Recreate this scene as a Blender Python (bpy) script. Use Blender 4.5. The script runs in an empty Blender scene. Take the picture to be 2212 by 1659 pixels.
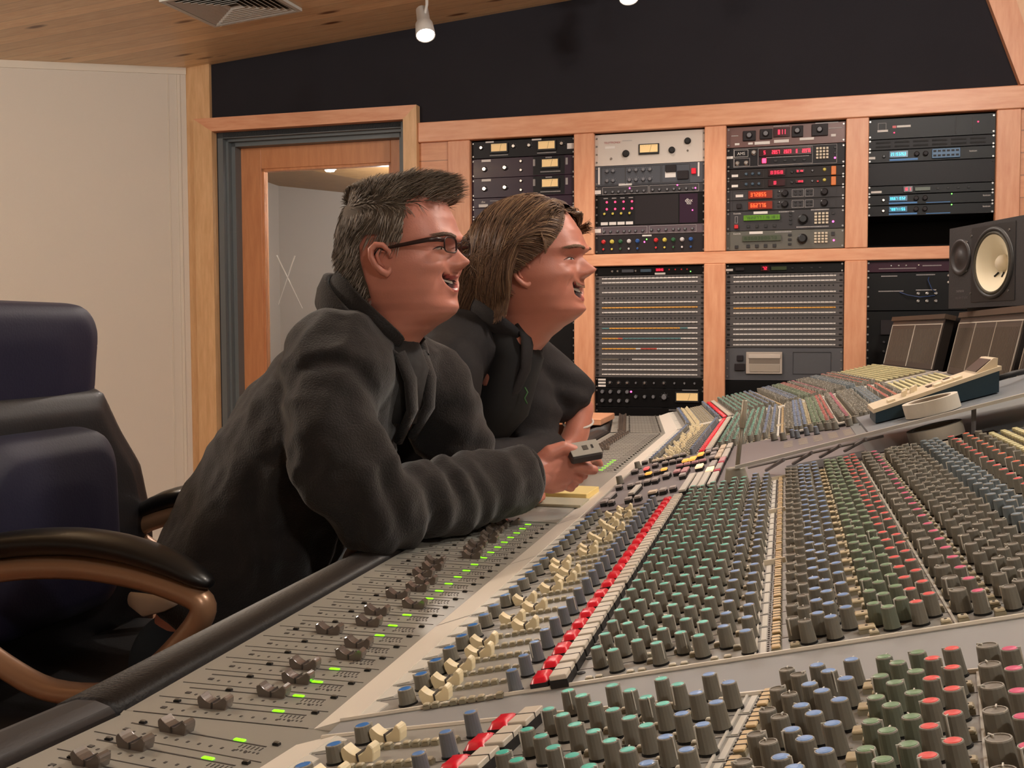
import bpy, bmesh, math, random
from mathutils import Vector, Matrix, noise
random.seed(7)
H = 1.12                      # camera height above the floor; other z values below are relative to it
C = bpy.context.scene.collection
S = bpy.context.scene
R = math.radians
# ---------------- camera, world, exposure ----------------
cd = bpy.data.cameras.new('camera'); cam = bpy.data.objects.new('camera', cd); C.objects.link(cam)
cd.sensor_width = 36.0; cd.lens = 36.0*2254.3/2212.0; cd.clip_start = 0.02
cam.matrix_world = Matrix.Translation((0, 0, H)) @ Matrix.Rotation(R(14.6575), 4, 'Z') @ Matrix.Rotation(R(90-2.7584), 4, 'X') @ Matrix.Rotation(R(-.24), 4, 'Z')
S.camera = cam
S.view_settings.view_transform = 'Standard'; S.view_settings.look = 'None'
S.view_settings.gamma = 1.0; S.view_settings.use_curve_mapping = False
S.view_settings.exposure = 1.32
w = bpy.data.worlds.new('world'); S.world = w; w.use_nodes = True
w.node_tree.nodes['Background'].inputs[0].default_value = (1.0, .80, .62, 1)
w.node_tree.nodes['Background'].inputs[1].default_value = .10
def lamp(kind, name, loc, power, col, radius=.06, aim=None, size=75, blend=.8):
    l = bpy.data.lights.new(name, kind); l.energy = power; l.color = col
    if kind == 'AREA': l.shape = 'DISK'; l.size = radius
    else: l.shadow_soft_size = radius
    if kind == 'SPOT': l.spot_size = R(size); l.spot_blend = blend
    o = bpy.data.objects.new(name, l); C.objects.link(o); o.location = (loc[0], loc[1], loc[2]+H)
    if aim is not None:
        o.rotation_euler = (Vector(aim)-Vector(loc)).to_track_quat('-Z', 'Y').to_euler()
    return o
WARM = (1.0, .965, .91); NEUT = (1.0, .96, .92); PINK = (1.0, .87, .80); LEFTC = (1.0, .90, .80)
lamp('POINT', 'unseen_fill_light', (.15, .5, 1.46), 42, WARM, .10)  # added fill lights out of view, without fixtures, to brighten ceiling and console
lamp('POINT', 'unseen_fill_light', (.9, 1.9, 1.50), 46, WARM, .12)
lamp('POINT', 'unseen_fill_light', (.35, 2.9, 1.45), 20, PINK, .28)
lamp('POINT', 'unseen_fill_light', (-2.5, 1.7, 1.00), 26, LEFTC, .10)
lamp('POINT', 'unseen_fill_light', (1.0, -.35, 1.45), 50, WARM, .14)
lamp('POINT', 'booth_light', (-2.0, 5.15, .72), 8, NEUT, .04)

# ---------------- helpers ----------------
def lin(c): return tuple(((v/255.0)/12.92 if v/255.0 <= .04045 else ((v/255.0+.055)/1.055)**2.4) for v in c)
MATS = {}
def mat(name, col, rough=.5, metal=0.0, emit=0.0, spec=.5, bump=0, bscale=200, alpha=1, var=0, vscale=8, coat=0, trans=0):
    if name in MATS: return MATS[name]
    m = bpy.data.materials.new(name); m.use_nodes = True; nt = m.node_tree; b = nt.nodes['Principled BSDF']
    c = lin(col) + (1,)
    b.inputs['Base Color'].default_value = c; b.inputs['Roughness'].default_value = rough
    b.inputs['Metallic'].default_value = metal; b.inputs['Specular IOR Level'].default_value = spec
    if coat: b.inputs['Coat Weight'].default_value = coat
    if trans: b.inputs['Transmission Weight'].default_value = trans; b.inputs['IOR'].default_value = 1.25
    if emit: b.inputs['Emission Color'].default_value = c; b.inputs['Emission Strength'].default_value = emit
    if bump or var:
        t = nt.nodes.new('ShaderNodeTexCoord'); n = nt.nodes.new('ShaderNodeTexNoise')
        n.inputs['Scale'].default_value = bscale; n.inputs['Detail'].default_value = 4
        nt.links.new(t.outputs['Object'], n.inputs['Vector'])
        if bump:
            bp = nt.nodes.new('ShaderNodeBump'); bp.inputs['Strength'].default_value = bump; bp.inputs['Distance'].default_value = .002
            nt.links.new(n.outputs['Fac'], bp.inputs['Height']); nt.links.new(bp.outputs['Normal'], b.inputs['Normal'])
        if var:
            n2 = nt.nodes.new('ShaderNodeTexNoise'); n2.inputs['Scale'].default_value = vscale; n2.inputs['Detail'].default_value = 5
            nt.links.new(t.outputs['Object'], n2.inputs['Vector'])
            mx = nt.nodes.new('ShaderNodeMix'); mx.data_type = 'RGBA'
            mx.inputs['A'].default_value = tuple(v*(1-var) for v in c[:3])+(1,); mx.inputs['B'].default_value = tuple(min(1, v*(1+var)) for v in c[:3])+(1,)
            nt.links.new(n2.outputs['Fac'], mx.inputs['Factor']); nt.links.new(mx.outputs['Result'], b.inputs['Base Color'])
    MATS[name] = m; return m
def wood(name, c1, c2, scale=(1, 1, 1), plank=0, knots=0, rough=.42, groove=.35):
    """grain runs along local x; plank = board width along local z or y"""
    m = bpy.data.materials.new(name); m.use_nodes = True; nt = m.node_tree; b = nt.nodes['Principled BSDF']; L = nt.links
    def N(t): return nt.nodes.new(t)
    t = N('ShaderNodeTexCoord'); mp = N('ShaderNodeMapping'); mp.inputs['Scale'].default_value = scale
    L.new(t.outputs['Object'], mp.inputs['Vector'])
    n = N('ShaderNodeTexNoise'); n.inputs['Scale'].default_value = 6; n.inputs['Detail'].default_value = 6; n.inputs['Roughness'].default_value = .6
    L.new(mp.outputs['Vector'], n.inputs['Vector'])
    rp = N('ShaderNodeValToRGB'); rp.color_ramp.elements[0].position = .3; rp.color_ramp.elements[1].position = .72
    rp.color_ramp.elements[0].color = lin(c1)+(1,); rp.color_ramp.elements[1].color = lin(c2)+(1,)
    L.new(n.outputs['Fac'], rp.inputs['Fac']); out = rp.outputs['Color']
    if knots:
        v = N('ShaderNodeTexVoronoi'); v.inputs['Scale'].default_value = 1.0
        mk = N('ShaderNodeMapping'); mk.inputs['Scale'].default_value = (knots*.75, knots*2.2, knots*2.2)
        L.new(t.outputs['Object'], mk.inputs['Vector']); L.new(mk.outputs['Vector'], v.inputs['Vector'])
        r2 = N('ShaderNodeValToRGB'); r2.color_ramp.elements[0].position = .06; r2.color_ramp.elements[0].color = (.23, .13, .07, 1)
        r2.color_ramp.elements[1].position = .14; r2.color_ramp.elements[1].color = (1, 1, 1, 1)
        L.new(v.outputs['Distance'], r2.inputs['Fac'])
        mx = N('ShaderNodeMix'); mx.data_type = 'RGBA'; mx.blend_type = 'MULTIPLY'; mx.inputs['Factor'].default_value = 1
        L.new(out, mx.inputs['A']); L.new(r2.outputs['Color'], mx.inputs['B']); out = mx.outputs['Result']
    if plank:
        sp = N('ShaderNodeSeparateXYZ'); L.new(t.outputs['Object'], sp.inputs[0])
        d = N('ShaderNodeMath'); d.operation = 'DIVIDE'; d.inputs[1].default_value = abs(plank); L.new(sp.outputs['Y' if plank > 0 else 'Z'], d.inputs[0])
        fr = N('ShaderNodeMath'); fr.operation = 'FRACT'; L.new(d.outputs[0], fr.inputs[0])
        fl = N('ShaderNodeMath'); fl.operation = 'FLOOR'; L.new(d.outputs[0], fl.inputs[0])
        wn = N('ShaderNodeTexWhiteNoise'); wn.noise_dimensions = '1D'; L.new(fl.outputs[0], wn.inputs['W'])
        mr = N('ShaderNodeMapRange'); mr.inputs['To Min'].default_value = .82; mr.inputs['To Max'].default_value = 1.1; L.new(wn.outputs['Value'], mr.inputs['Value'])
        gt = N('ShaderNodeMath'); gt.operation = 'GREATER_THAN'; gt.inputs[1].default_value = .05; L.new(fr.outputs[0], gt.inputs[0])
        m3 = N('ShaderNodeMapRange'); m3.inputs['To Min'].default_value = groove; m3.inputs['To Max'].default_value = 1; L.new(gt.outputs[0], m3.inputs['Value'])
        mu = N('ShaderNodeMath'); mu.operation = 'MULTIPLY'; L.new(mr.outputs[0], mu.inputs[0]); L.new(m3.outputs[0], mu.inputs[1])
        hs = N('ShaderNodeHueSaturation'); L.new(mu.outputs[0], hs.inputs['Value']); L.new(out, hs.inputs['Color']); out = hs.outputs['Color']
    L.new(out, b.inputs['Base Color']); b.inputs['Roughness'].default_value = rough
    MATS[name] = m; return m
class MB:
    def __init__(s, M=None): s.v = []; s.f = []; s.mi = []; s.sm = []; s.M = M; s.m = 0; s.smooth = False
    def add(s, vs, fs, M=None):
        o = len(s.v)
        for v in vs:
            v = Vector(v)
            if M is not None: v = M @ v
            if s.M is not None: v = s.M @ v
            s.v.append(v)
        for f in fs: s.f.append([i+o for i in f]); s.mi.append(s.m); s.sm.append(s.smooth)
        return s
    def box(s, x0, x1, y0, y1, z0, z1, M=None, b=0):
        if b:
            b = min(b, abs(x1-x0)/2.1, abs(y1-y0)/2.1, abs(z1-z0)/2.1)
            vs = []; 
            for (z, i) in ((z0, b), (z0+b, 0), (z1-b, 0), (z1, b)):
                xa, xb, ya, yb = x0+i, x1-i, y0+i, y1-i; c = b
                vs += [(xa+c, ya, z), (xb-c, ya, z), (xb, ya+c, z), (xb, yb-c, z), (xb-c, yb, z), (xa+c, yb, z), (xa, yb-c, z), (xa, ya+c, z)]
            fs = [list(range(7, -1, -1)), list(range(24, 32))]
            for k in range(3):
                for i in range(8): fs.append([k*8+i, k*8+(i+1) % 8, (k+1)*8+(i+1) % 8, (k+1)*8+i])
            return s.add(vs, fs, M)
        vs = [(x0, y0, z0), (x1, y0, z0), (x1, y1, z0), (x0, y1, z0), (x0, y0, z1), (x1, y0, z1), (x1, y1, z1), (x0, y1, z1)]
        return s.add(vs, [[0, 3, 2, 1], [4, 5, 6, 7], [0, 1, 5, 4], [1, 2, 6, 5], [2, 3, 7, 6], [3, 0, 4, 7]], M)
    def rings(s, rs, cap=(1, 1), M=None, closed=True):
        n = len(rs[0]); vs = [p for r in rs for p in r]; fs = []
        for k in range(len(rs)-1):
            for i in range(n if closed else n-1): fs.append([k*n+i, k*n+(i+1) % n, (k+1)*n+(i+1) % n, (k+1)*n+i])
        if cap[0]: fs.append(list(range(n-1, -1, -1)))
        if cap[1]: fs.append([(len(rs)-1)*n+i for i in range(n)])
        return s.add(vs, fs, M)
    def lathe(s, prof, n=16, M=None, cap=(1, 1), mats=None):
        """prof: (radius, z) from bottom to top, axis z"""
        rs = [[(r*math.cos(2*math.pi*i/n), r*math.sin(2*math.pi*i/n), z) for i in range(n)] for r, z in prof]
        if mats is None: return s.rings(rs, cap, M)
        for k in range(len(rs)-1):
            s.m = mats[k]; s.rings([rs[k], rs[k+1]], (0, 0), M)
        s.m = mats[-1]; s.add(rs[-1], [list(range(n))], M)
        return s
    def tube(s, pts, r, n=8, cap=(1, 1)):
        pts = [Vector(p) for p in pts]; rs = []; up = None
        for k, p in enumerate(pts):
            d = (pts[min(k+1, len(pts)-1)]-pts[max(k-1, 0)]).normalized()
            if up is None:
                up = Vector((0, 0, 1)) if abs(d.z) < .9 else Vector((1, 0, 0))
            a = d.cross(up).normalized(); up = a.cross(d).normalized()
            rr = r[k] if isinstance(r, (list, tuple)) else r
            ra, rb = rr if isinstance(rr, (list, tuple)) else (rr, rr)
            rs.append([p+a*(ra*math.cos(2*math.pi*i/n))+up*(rb*math.sin(2*math.pi*i/n)) for i in range(n)])
        rs = [[tuple(q) for q in reversed(x)] for x in rs]
        return s.rings(rs, cap)
    def prism(s, poly, z0, z1, M=None):
        n = len(poly)
        return s.add([(x, y, z0) for x, y in poly]+[(x, y, z1) for x, y in poly],
                     [list(range(n-1, -1, -1)), list(range(n, 2*n))]+[[i, (i+1) % n, n+(i+1) % n, n+i] for i in range(n)], M)
    def ball(s, c, r, n=12, m=8):
        rx, ry, rz = r if isinstance(r, (list, tuple)) else (r, r, r)
        rs = [[(c[0]+rx*math.sin(math.pi*k/m)*math.cos(2*math.pi*i/n), c[1]+ry*math.sin(math.pi*k/m)*math.sin(2*math.pi*i/n), c[2]-rz*math.cos(math.pi*k/m)) for i in range(n)] for k in range(1, m)]
        return s.rings(rs)
    def mesh(s, name):
        me = bpy.data.meshes.new(name); me.from_pydata(s.v, [], s.f)
        me.polygons.foreach_set('material_index', s.mi); me.polygons.foreach_set('use_smooth', s.sm); me.update()
        return me
    def build(s, name, mats, parent=None, loc=None, rot=None, hz=False):
        """hz: coordinates are camera-relative, lift them by H"""
        me = s.mesh(name)
        for m in (mats if isinstance(mats, (list, tuple)) else [mats]): me.materials.append(m)
        return link(name, me, parent, loc, rot)
def smoothpath(pts, rad, sub=4):
    P = [Vector(p) for p in pts]; n = len(P); out = []; rr = []
    for i in range(n-1):
        p0, p1, p2, p3 = P[max(i-1, 0)], P[i], P[i+1], P[min(i+2, n-1)]
        for k in range(sub):
            t = k/sub; out.append(.5*((2*p1)+(p2-p0)*t+(2*p0-5*p1+4*p2-p3)*t*t+(3*p1-p0-3*p2+p3)*t*t*t))
            ra, rb = rad[i], rad[i+1]; ra = ra if isinstance(ra, tuple) else (ra, ra); rb = rb if isinstance(rb, tuple) else (rb, rb)
            rr.append((ra[0]+(rb[0]-ra[0])*t, ra[1]+(rb[1]-ra[1])*t))
    out.append(P[-1]); q = rad[-1]; rr.append(q if isinstance(q, tuple) else (q, q)); return out, rr
def link(name, me, parent=None, loc=None, rot=None):
    o = bpy.data.objects.new(name, me); C.objects.link(o)
    if parent is not None: o.parent = parent
    if loc is not None: o.location = loc
    if rot is not None: o.rotation_euler = rot
    return o
def tag(o, label=None, cat=None, group=None, kind=None):
    if label: o['label'] = label
    if cat: o['category'] = cat
    if group: o['group'] = group
    if kind: o['kind'] = kind
    return o
def thing(name, label, cat, loc, rz=0, group=None, rot=None):
    o = bpy.data.objects.new(name, None); C.objects.link(o); o.empty_display_size = .02
    o.location = (loc[0], loc[1], loc[2]+H); o.rotation_euler = rot or (0, 0, rz)
    return tag(o, label, cat, group)
def struct(name, mb, mats, loc=(0, 0, 0), rot=None, parent=None):
    o = mb.build(name, mats, parent, (loc[0], loc[1], loc[2]+H) if parent is None else loc, rot)
    if parent is None: o['kind'] = 'structure'
    return o
def textmesh(s, size, extrude=.0003):
    key = 'txt_'+s
    cu = bpy.data.curves.new(key, 'FONT'); cu.body = s; cu.size = 1; cu.extrude = 0
    o = bpy.data.objects.new(key, cu); C.objects.link(o)
    dg = bpy.context.evaluated_depsgraph_get(); me = bpy.data.meshes.new_from_object(o.evaluated_get(dg))
    bpy.data.objects.remove(o); bpy.data.curves.remove(cu)
    vs = [v.co.copy() for v in me.vertices]; fs = [list(p.vertices) for p in me.polygons]
    bpy.data.meshes.remove(me)
    x0 = min(v.x for v in vs); x1 = max(v.x for v in vs)
    return [(v.x-(x0+x1)/2, v.y) for v in vs], fs, x1-x0
# ---------------- room ----------------
WOODR = wood('oak_trim', (218, 150, 112), (234, 176, 138), (1.2, 9, 9), rough=.4)
WOODP = wood('pine_trim', (212, 166, 118), (232, 190, 142), (9, 9, 1.2), knots=1.6, rough=.45)
WOODC = wood('pine_ceiling', (226, 188, 142), (244, 216, 174), (1.5, 12, 12), plank=.083, knots=3.0, rough=.4, groove=.72)
WOODS = wood('oak_stile', (214, 146, 108), (230, 170, 132), (9, 9, 1.2), rough=.42)
WOODD = wood('door_oak', (196, 128, 84), (214, 148, 100), (9, 9, 1.0), rough=.4)
WHITE = mat('wall_fabric', (222, 212, 198), .95, bump=.35, bscale=500)
WHITE2 = mat('wall_paint', (226, 216, 200), .8)
BLACKF = mat('black_fabric', (44, 42, 46), .98, spec=.15, bump=.5, bscale=600, var=.12, vscale=3)
GREYM = mat('grey_frame_paint', (104, 110, 112), .45)
BLK = mat('black_paint', (24, 23, 24), .5)
FLOORM = wood('floor_boards', (92, 58, 38), (120, 78, 50), (1.5, 12, 12), plank=.1, rough=.35)
WO = Vector((0, 4.5685, H)); WR = -math.atan(.0188)       # rack wall origin and turn
WM = Matrix.Translation(WO) @ Matrix.Rotation(WR, 4, 'Z')
FL = -H
def ceil_z(x, y): return 1.316+.084*(x+2.718)+.04*(y-4.62)
b = MB(); b.box(-6, 3.2, -2.6, 6.6, -H-.1, -H); o = b.build('floor', FLOORM, None, (0, 0, H)); tag(o, kind='structure')
# ceiling: a sloping plane of pine boards, boards run along x
b = MB()
P = [(-6, -2.6), (3.2, -2.6), (3.2, 6.6), (-6, 6.6)]
b.add([(x, y, ceil_z(x, y)) for x, y in P]+[(x, y, ceil_z(x, y)+.08) for x, y in P], [[0, 3, 2, 1], [4, 5, 6, 7], [0, 1, 5, 4], [1, 2, 6, 5], [2, 3, 7, 6], [3, 0, 4, 7]])
o = b.build('ceiling', WOODC, None, (0, 0, H)); tag(o, kind='structure')
# the wall with the racks: black fabric above, built around the door and the rack bays
def wallbox(name, mats, boxes, bev=0):
    b = MB()
    for x in boxes: b.box(*x, b=bev)
    o = b.build(name, mats); o.matrix_world = WM; tag(o, kind='structure'); return o
DT = .99                      # door opening top
wallbox('wall_far', BLACKF, [(-2.9, 3.0, 0, .12, .96, 1.95), (-2.9, -2.69, 0, .12, FL, .96), (-1.703, -1.39, .0, .12, FL, .96),
                             (-2.69, -1.703, 0, .12, DT, 1.0), (.89, 3.0, 0, .12, FL, .96)])
b = MB()
for i, (s0, s1) in enumerate(((-1.5, .95),)):
    b.box(-1.42, .86, .47, .49, FL, .96); b.box(-1.42, -1.40, .02, .47, FL, .96); b.box(.84, .86, .02, .47, FL, .96); b.box(-1.42, .86, .02, .47, .90, .92)
o = b.build('trim_1', BLK); o.matrix_world = WM; tag(o, kind='structure')
# face frame of the racks
tr = [('trim_2', WOODR, [(-1.637, 1.6, -.03, .02, .878, .968)]), ('trim_3', WOODR, [(-1.389, .90, -.022, .02, .295, .347)]),
      ('trim_4', WOODS, [(-1.495, -1.389, -.024, .02, FL, .878)]), ('trim_5', WOODS, [(-.907, -.817, -.024, .02, .347, .878), (-.907, -.817, -.024, .02, FL, .295)]),
      ('trim_6', WOODS, [(-.338, -.247, -.024, .02, .347, .878), (-.338, -.247, -.024, .02, FL, .295)]),
      ('trim_7', WOODS, [(.237, .326, -.024, .02, .347, .878), (.237, .326, -.024, .02, FL, .295)]), ('trim_8', WOODS, [(.806, .895, -.024, .02, FL, .878)])]
for n, m, bx in tr: wallbox(n, m, bx, .003)
WOODL = wood('oak_boards', (206, 138, 96), (226, 162, 118), (1.2, 9, 9), plank=-.088, rough=.4, groove=.55)
wallbox('trim_9', WOODL, [(-1.637, -1.495, -.012, .02, FL, .878), (.895, 1.6, -.012, .02, FL, .878)])
# corner post and door casing
wallbox('trim_10', WOODP, [(-2.85, -2.718, -.02, .03, FL, 1.40)])
for n, poly in (('trim_11', [(-2.795, FL), (-2.695, FL), (-2.695, .985), (-2.795, 1.05)]), ('trim_12', [(-2.795, 1.05), (-2.695, .985), (-1.703, .985), (-1.637, 1.047)]), ('trim_13', [(-1.703, FL), (-1.637, FL), (-1.637, 1.047), (-1.703, .985)])):
    b = MB(); b.prism(poly, -.0, .045, Matrix(((1, 0, 0, 0), (0, 0, -1, 0), (0, 1, 0, 0), (0, 0, 0, 1))))
    o = b.build(n, WOODR if n == 'trim_12' else WOODP); o.matrix_world = WM; tag(o, kind='structure')
# steel frame in steps
b = MB()
for (x0, x1, zt, y0, y1, wd) in ((-2.69, -1.703, .985, 0, .04, .028), (-2.662, -1.731, .957, .03, .075, .012), (-2.650, -1.743, .945, .06, .13, .02)):
    b.box(x0, x0+wd, y0, y1, FL, zt); b.box(x1-wd, x1, y0, y1, FL, zt); b.box(x0, x1, y0, y1, zt-wd, zt)
o = b.build('trim_14', GREYM); o.matrix_world = WM; tag(o, kind='structure')
# the door itself: wooden frame with a big pane
dx0, dx1, dt, dy = -2.632, -1.761, .927, .115
d = MB()
for bx in ((dx0, dx0+.112, dy, dy+.045, FL+.01, dt), (dx1-.07, dx1, dy, dy+.045, FL+.01, dt), (dx0+.112, dx1-.07, dy, dy+.045, dt-.107, dt), (dx0+.112, dx1-.07, dy, dy+.045, FL+.01, FL+.2)): d.box(*bx, b=.002)
for bx in ((dx0+.112, dx0+.124, dy+.006, dy+.045, FL+.2, dt-.107), (dx1-.082, dx1-.07, dy+.006, dy+.045, FL+.2, dt-.107), (dx0+.112, dx1-.07, dy+.006, dy+.045, dt-.119, dt-.107)): d.box(*bx)
door = d.build('door_1', WOODD); door.matrix_world = WM; tag(door, kind='structure')
g = MB(); g.box(dx0+.122, dx1-.08, dy+.03, dy+.036, FL+.2, dt-.117)
GL = mat('window_glass', (235, 240, 240), .02, spec=.6, trans=1)
g.build('pane', GL, door)
g = MB()
for a, bb in (((-2.455, .395), (-2.318, .13)), ((-2.355, .39), (-2.45, .15))):
    a = Vector((a[0], dy+.026, a[1])); bb = Vector((bb[0], dy+.026, bb[1])); g.tube([a, bb], (.0035, .0012), 6)
g.build('tape_cross', mat('white_tape', (225, 222, 215), .6), door)
# vestibule behind the glass
WV = mat('booth_wall', (214, 206, 198), .9)
for n, bx in (('wall_booth_left', (-3.3, -3.2, .12, 1.75, FL, 1.0)), ('wall_booth_right', (-1.35, -1.30, .5, 1.5, FL, 1.3))):
    b = MB(); b.box(*bx); o = b.build(n, WV); o.matrix_world = WM; tag(o, kind='structure')
b = MB(); b.prism([(-3.3, 1.55), (-2.45, 1.62), (-1.2, 1.1), (-1.2, 1.2), (-2.45, 1.72), (-3.3, 1.66)], FL, 1.25)
o = b.build('wall_booth_back', WV); o.matrix_world = WM; tag(o, kind='structure')
b = MB(); b.add([(-3.3, .12, 1.02), (-1.2, .12, 1.02), (-1.2, 1.9, .70), (-3.3, 1.9, .96), (-3.3, .12, 1.1), (-1.2, .12, 1.1), (-1.2, 1.9, .9), (-3.3, 1.9, 1.1)], [[0, 3, 2, 1], [4, 5, 6, 7], [0, 1, 5, 4], [1, 2, 6, 5], [2, 3, 7, 6], [3, 0, 4, 7]])
o = b.build('ceiling_booth', wood('booth_ceiling', (150, 112, 74), (176, 136, 92), (1.5, 12, 12))); o.matrix_world = WM; tag(o, kind='structure')
# left wall, stretched fabric panels with border strips
LA = Vector((-2.846, 4.60)); LD = (Vector((-3.41, 4.0))-LA).normalized()
LM = Matrix.Translation((LA.x, LA.y, H)) @ Matrix.Rotation(math.atan2(LD.y, LD.x), 4, 'Z')   # x runs away from the corner, y points to the back of the wall? (see sign below)
def lz(t): p = LA+LD*t; return ceil_z(p.x, p.y)
LEN = 5.2
b = MB(); b.add([(0, 0, FL), (LEN, 0, FL), (LEN, 0, lz(LEN)+.05), (0, 0, lz(0)+.05), (0, -.1, FL), (LEN, -.1, FL), (LEN, -.1, lz(LEN)+.05), (0, -.1, lz(0)+.05)], [[0, 3, 2, 1], [4, 5, 6, 7], [0, 1, 5, 4], [2, 3, 7, 6], [1, 2, 6, 5], [0, 4, 7, 3]])
o = b.build('wall_left', WHITE); o.matrix_world = LM; tag(o, kind='structure')
b = MB()
k = (lz(1)-lz(0))
b.add([(0, 0, lz(0)-.033), (LEN, 0, lz(LEN)-.033), (LEN, 0, lz(LEN)), (0, 0, lz(0)), (0, .006, lz(0)-.033), (LEN, .006, lz(LEN)-.033), (LEN, .006, lz(LEN)), (0, .006, lz(0))], [[0, 1, 2, 3], [4, 7, 6, 5], [0, 4, 5, 1], [1, 5, 6, 2], [2, 6, 7, 3], [3, 7, 4, 0]])
b.box(.03, .045, 0, .005, FL, lz(.05)-.033); b.box(.085, .09, 0, .003, FL, lz(.1)-.033)
for t in (1.35, 2.7): b.box(t, t+.03, 0, .005, FL, lz(t)-.033)
o = b.build('trim_15', WHITE2); o.matrix_world = LM; tag(o, kind='structure')
b = MB(); b.box(0, LEN, 0, .015, FL, FL+.12); o = b.build('baseboard_left', WHITE2); o.matrix_world = LM; tag(o, kind='structure')
# other walls closing the room
b = MB(); b.box(3.1, 3.2, -2.6, 5, FL, 2.1); o = b.build('wall_right', BLACKF, None, (0, 0, H)); tag(o, kind='structure')
b = MB(); b.box(-6, 3.2, -2.7, -2.6, FL, 1.9); o = b.build('wall_back', WHITE, None, (0, 0, H)); tag(o, kind='structure')
# slanting boards at the right where the front soffit starts
b = MB(); b.add([(.745, -.04, 1.36), (.886, -.04, .968), (.965, -.04, .968), (.845, -.04, 1.36), (.745, .0, 1.36), (.886, .0, .968), (.965, .0, .968), (.845, .0, 1.36)], [[0, 1, 2, 3], [7, 6, 5, 4], [0, 4, 5, 1], [1, 5, 6, 2], [2, 6, 7, 3], [3, 7, 4, 0]])
o = b.build('trim_16', WOODS); o.matrix_world = WM; tag(o, kind='structure')
b = MB(); b.add([(.845, -.015, 1.5), (.845, -.015, 1.36), (.965, -.015, .968), (1.6, -.015, .968), (1.6, -.015, 1.5), (.845, 0, 1.5), (.845, 0, 1.36), (.965, 0, .968), (1.6, 0, .968), (1.6, 0, 1.5)], [[0, 1, 2, 3, 4], [9, 8, 7, 6, 5], [0, 5, 6, 1], [1, 6, 7, 2], [2, 7, 8, 3], [3, 8, 9, 4], [4, 9, 5, 0]])
o = b.build('trim_17', wood('soffit_panel', (230, 178, 136), (240, 196, 156), (9, 9, 1.2))); o.matrix_world = WM; tag(o, kind='structure')
# ceiling vent
def on_ceil(x, y, d=0): return Vector((x, y, ceil_z(x, y)-d))

bl = thing('pane_reflection_disc', 'small round glow added as the lamp reflection in the door pane', 'lamp', (-2.315, 5.1, .864))  # glowing disc added for a light reflected in the glass
m_ = MB(); m_.smooth = True; m_.lathe([(.004, -.012), (.022, -.010), (.028, .0)], 20); m_.build('bulb', mat('pane_reflection_glow', (255, 240, 225), .5, emit=14), bl)
m_ = MB(); m_.lathe([(.034, .0), (.034, .035), (.030, .040)], 20, None, (1, 1)); m_.build('housing', mat('spot_white', (196, 192, 186), .4), bl)
# vent: square louvred grille
vt = thing('ceiling_vent', 'white square louvred air vent in the pine ceiling', 'vent', (-2.16, 3.845, ceil_z(-2.16, 3.845)))
CR = Matrix.Rotation(math.atan(.04), 4, 'X') @ Matrix.Rotation(-math.atan(.084), 4, 'Y')
vt.matrix_world = Matrix.Translation((-2.16, 3.845, ceil_z(-2.16, 3.845)+H)) @ CR
VW = mat('vent_white', (205, 205, 198), .5); VD = mat('vent_dark', (60, 55, 48), .8)
def sq(b, r, wd, z0, z1):
    b.box(-r, r, -r, -r+wd, z0, z1); b.box(-r, r, r-wd, r, z0, z1); b.box(-r, -r+wd, -r+wd, r-wd, z0, z1); b.box(r-wd, r, -r+wd, r-wd, z0, z1)
b = MB(); sq(b, .205, .018, -.014, -.001); b.build('frame', VW, vt)
b = MB(); b.box(-.187, .187, -.187, .187, -.003, -.001); b.build('backing', VD, vt)
for i in range(8):
    r = .182-i*.021; b = MB()
    rs = [[(-r, -r, z), (r, -r, z), (r, r, z), (-r, r, z)] for z in ()]
    for q in range(4):
        M = Matrix.Rotation(q*math.pi/2, 4, 'Z')
        b.add([(-r, -r, -.012), (r, -r, -.012), (r-.014, -r+.014, -.004), (-r+.014, -r+.014, -.004), (-r, -r, -.0135), (r, -r, -.0135), (r-.014, -r+.014, -.0055), (-r+.014, -r+.014, -.0055)],
              [[0, 1, 2, 3], [7, 6, 5, 4], [0, 4, 5, 1], [1, 5, 6, 2], [2, 6, 7, 3], [3, 7, 4, 0]], M)
    b.build('slat', VW, vt)
# track spots
SPW = mat('spot_white', (196, 192, 186), .4); LAMPE = mat('lamp_glow', (255, 240, 225), .5, emit=16)
def spot(loc, aim, label, power, glow=True):
    zc = ceil_z(loc[0], loc[1])
    t = thing('ceiling_spotlight', label, 'lamp', loc, group=None)
    q = (Vector(aim)-Vector(loc)).to_track_quat('-Z', 'Y').to_matrix().to_4x4()
    b = MB(); b.smooth = True; b.lathe([(.018, .075), (.024, .07), (.026, .0), (.034, -.005), (.038, -.06), (.036, -.062), (.034, -.05)][::-1], 24, q, (0, 1)); b.build('housing', SPW, t)
    b = MB(); b.tube([(0, 0, .02), (0.012, .0, .07), (.012, .0, zc-loc[2]-.02)], .006, 8); b.box(-.05, .07, -.02, .02, zc-loc[2]-.035, zc-loc[2]+.01); b.build('bracket', SPW, t)
    b = MB(); b.smooth = True; b.lathe([(.002, -.058), (.02, -.056), (.033, -.05)], 24, q); b.build('bulb', LAMPE, t)
    d = (Vector(aim)-Vector(loc)).normalized()
    lamp('SPOT', 'ceiling_spot_light', tuple(Vector(loc)+d*.075), power, (1.0, .88, .78), .03, aim, 150, .6)
spot((-1.35, 3.85, 1.19), (-.9, 3.1, -.4), 'white ceiling spotlight glowing before the black wall, nearer the door', 14)
spot((-.60, 4.1, 1.345), (-.4, 3.4, -.4), 'white ceiling spotlight cut by the top edge of the photo', 14)

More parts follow.
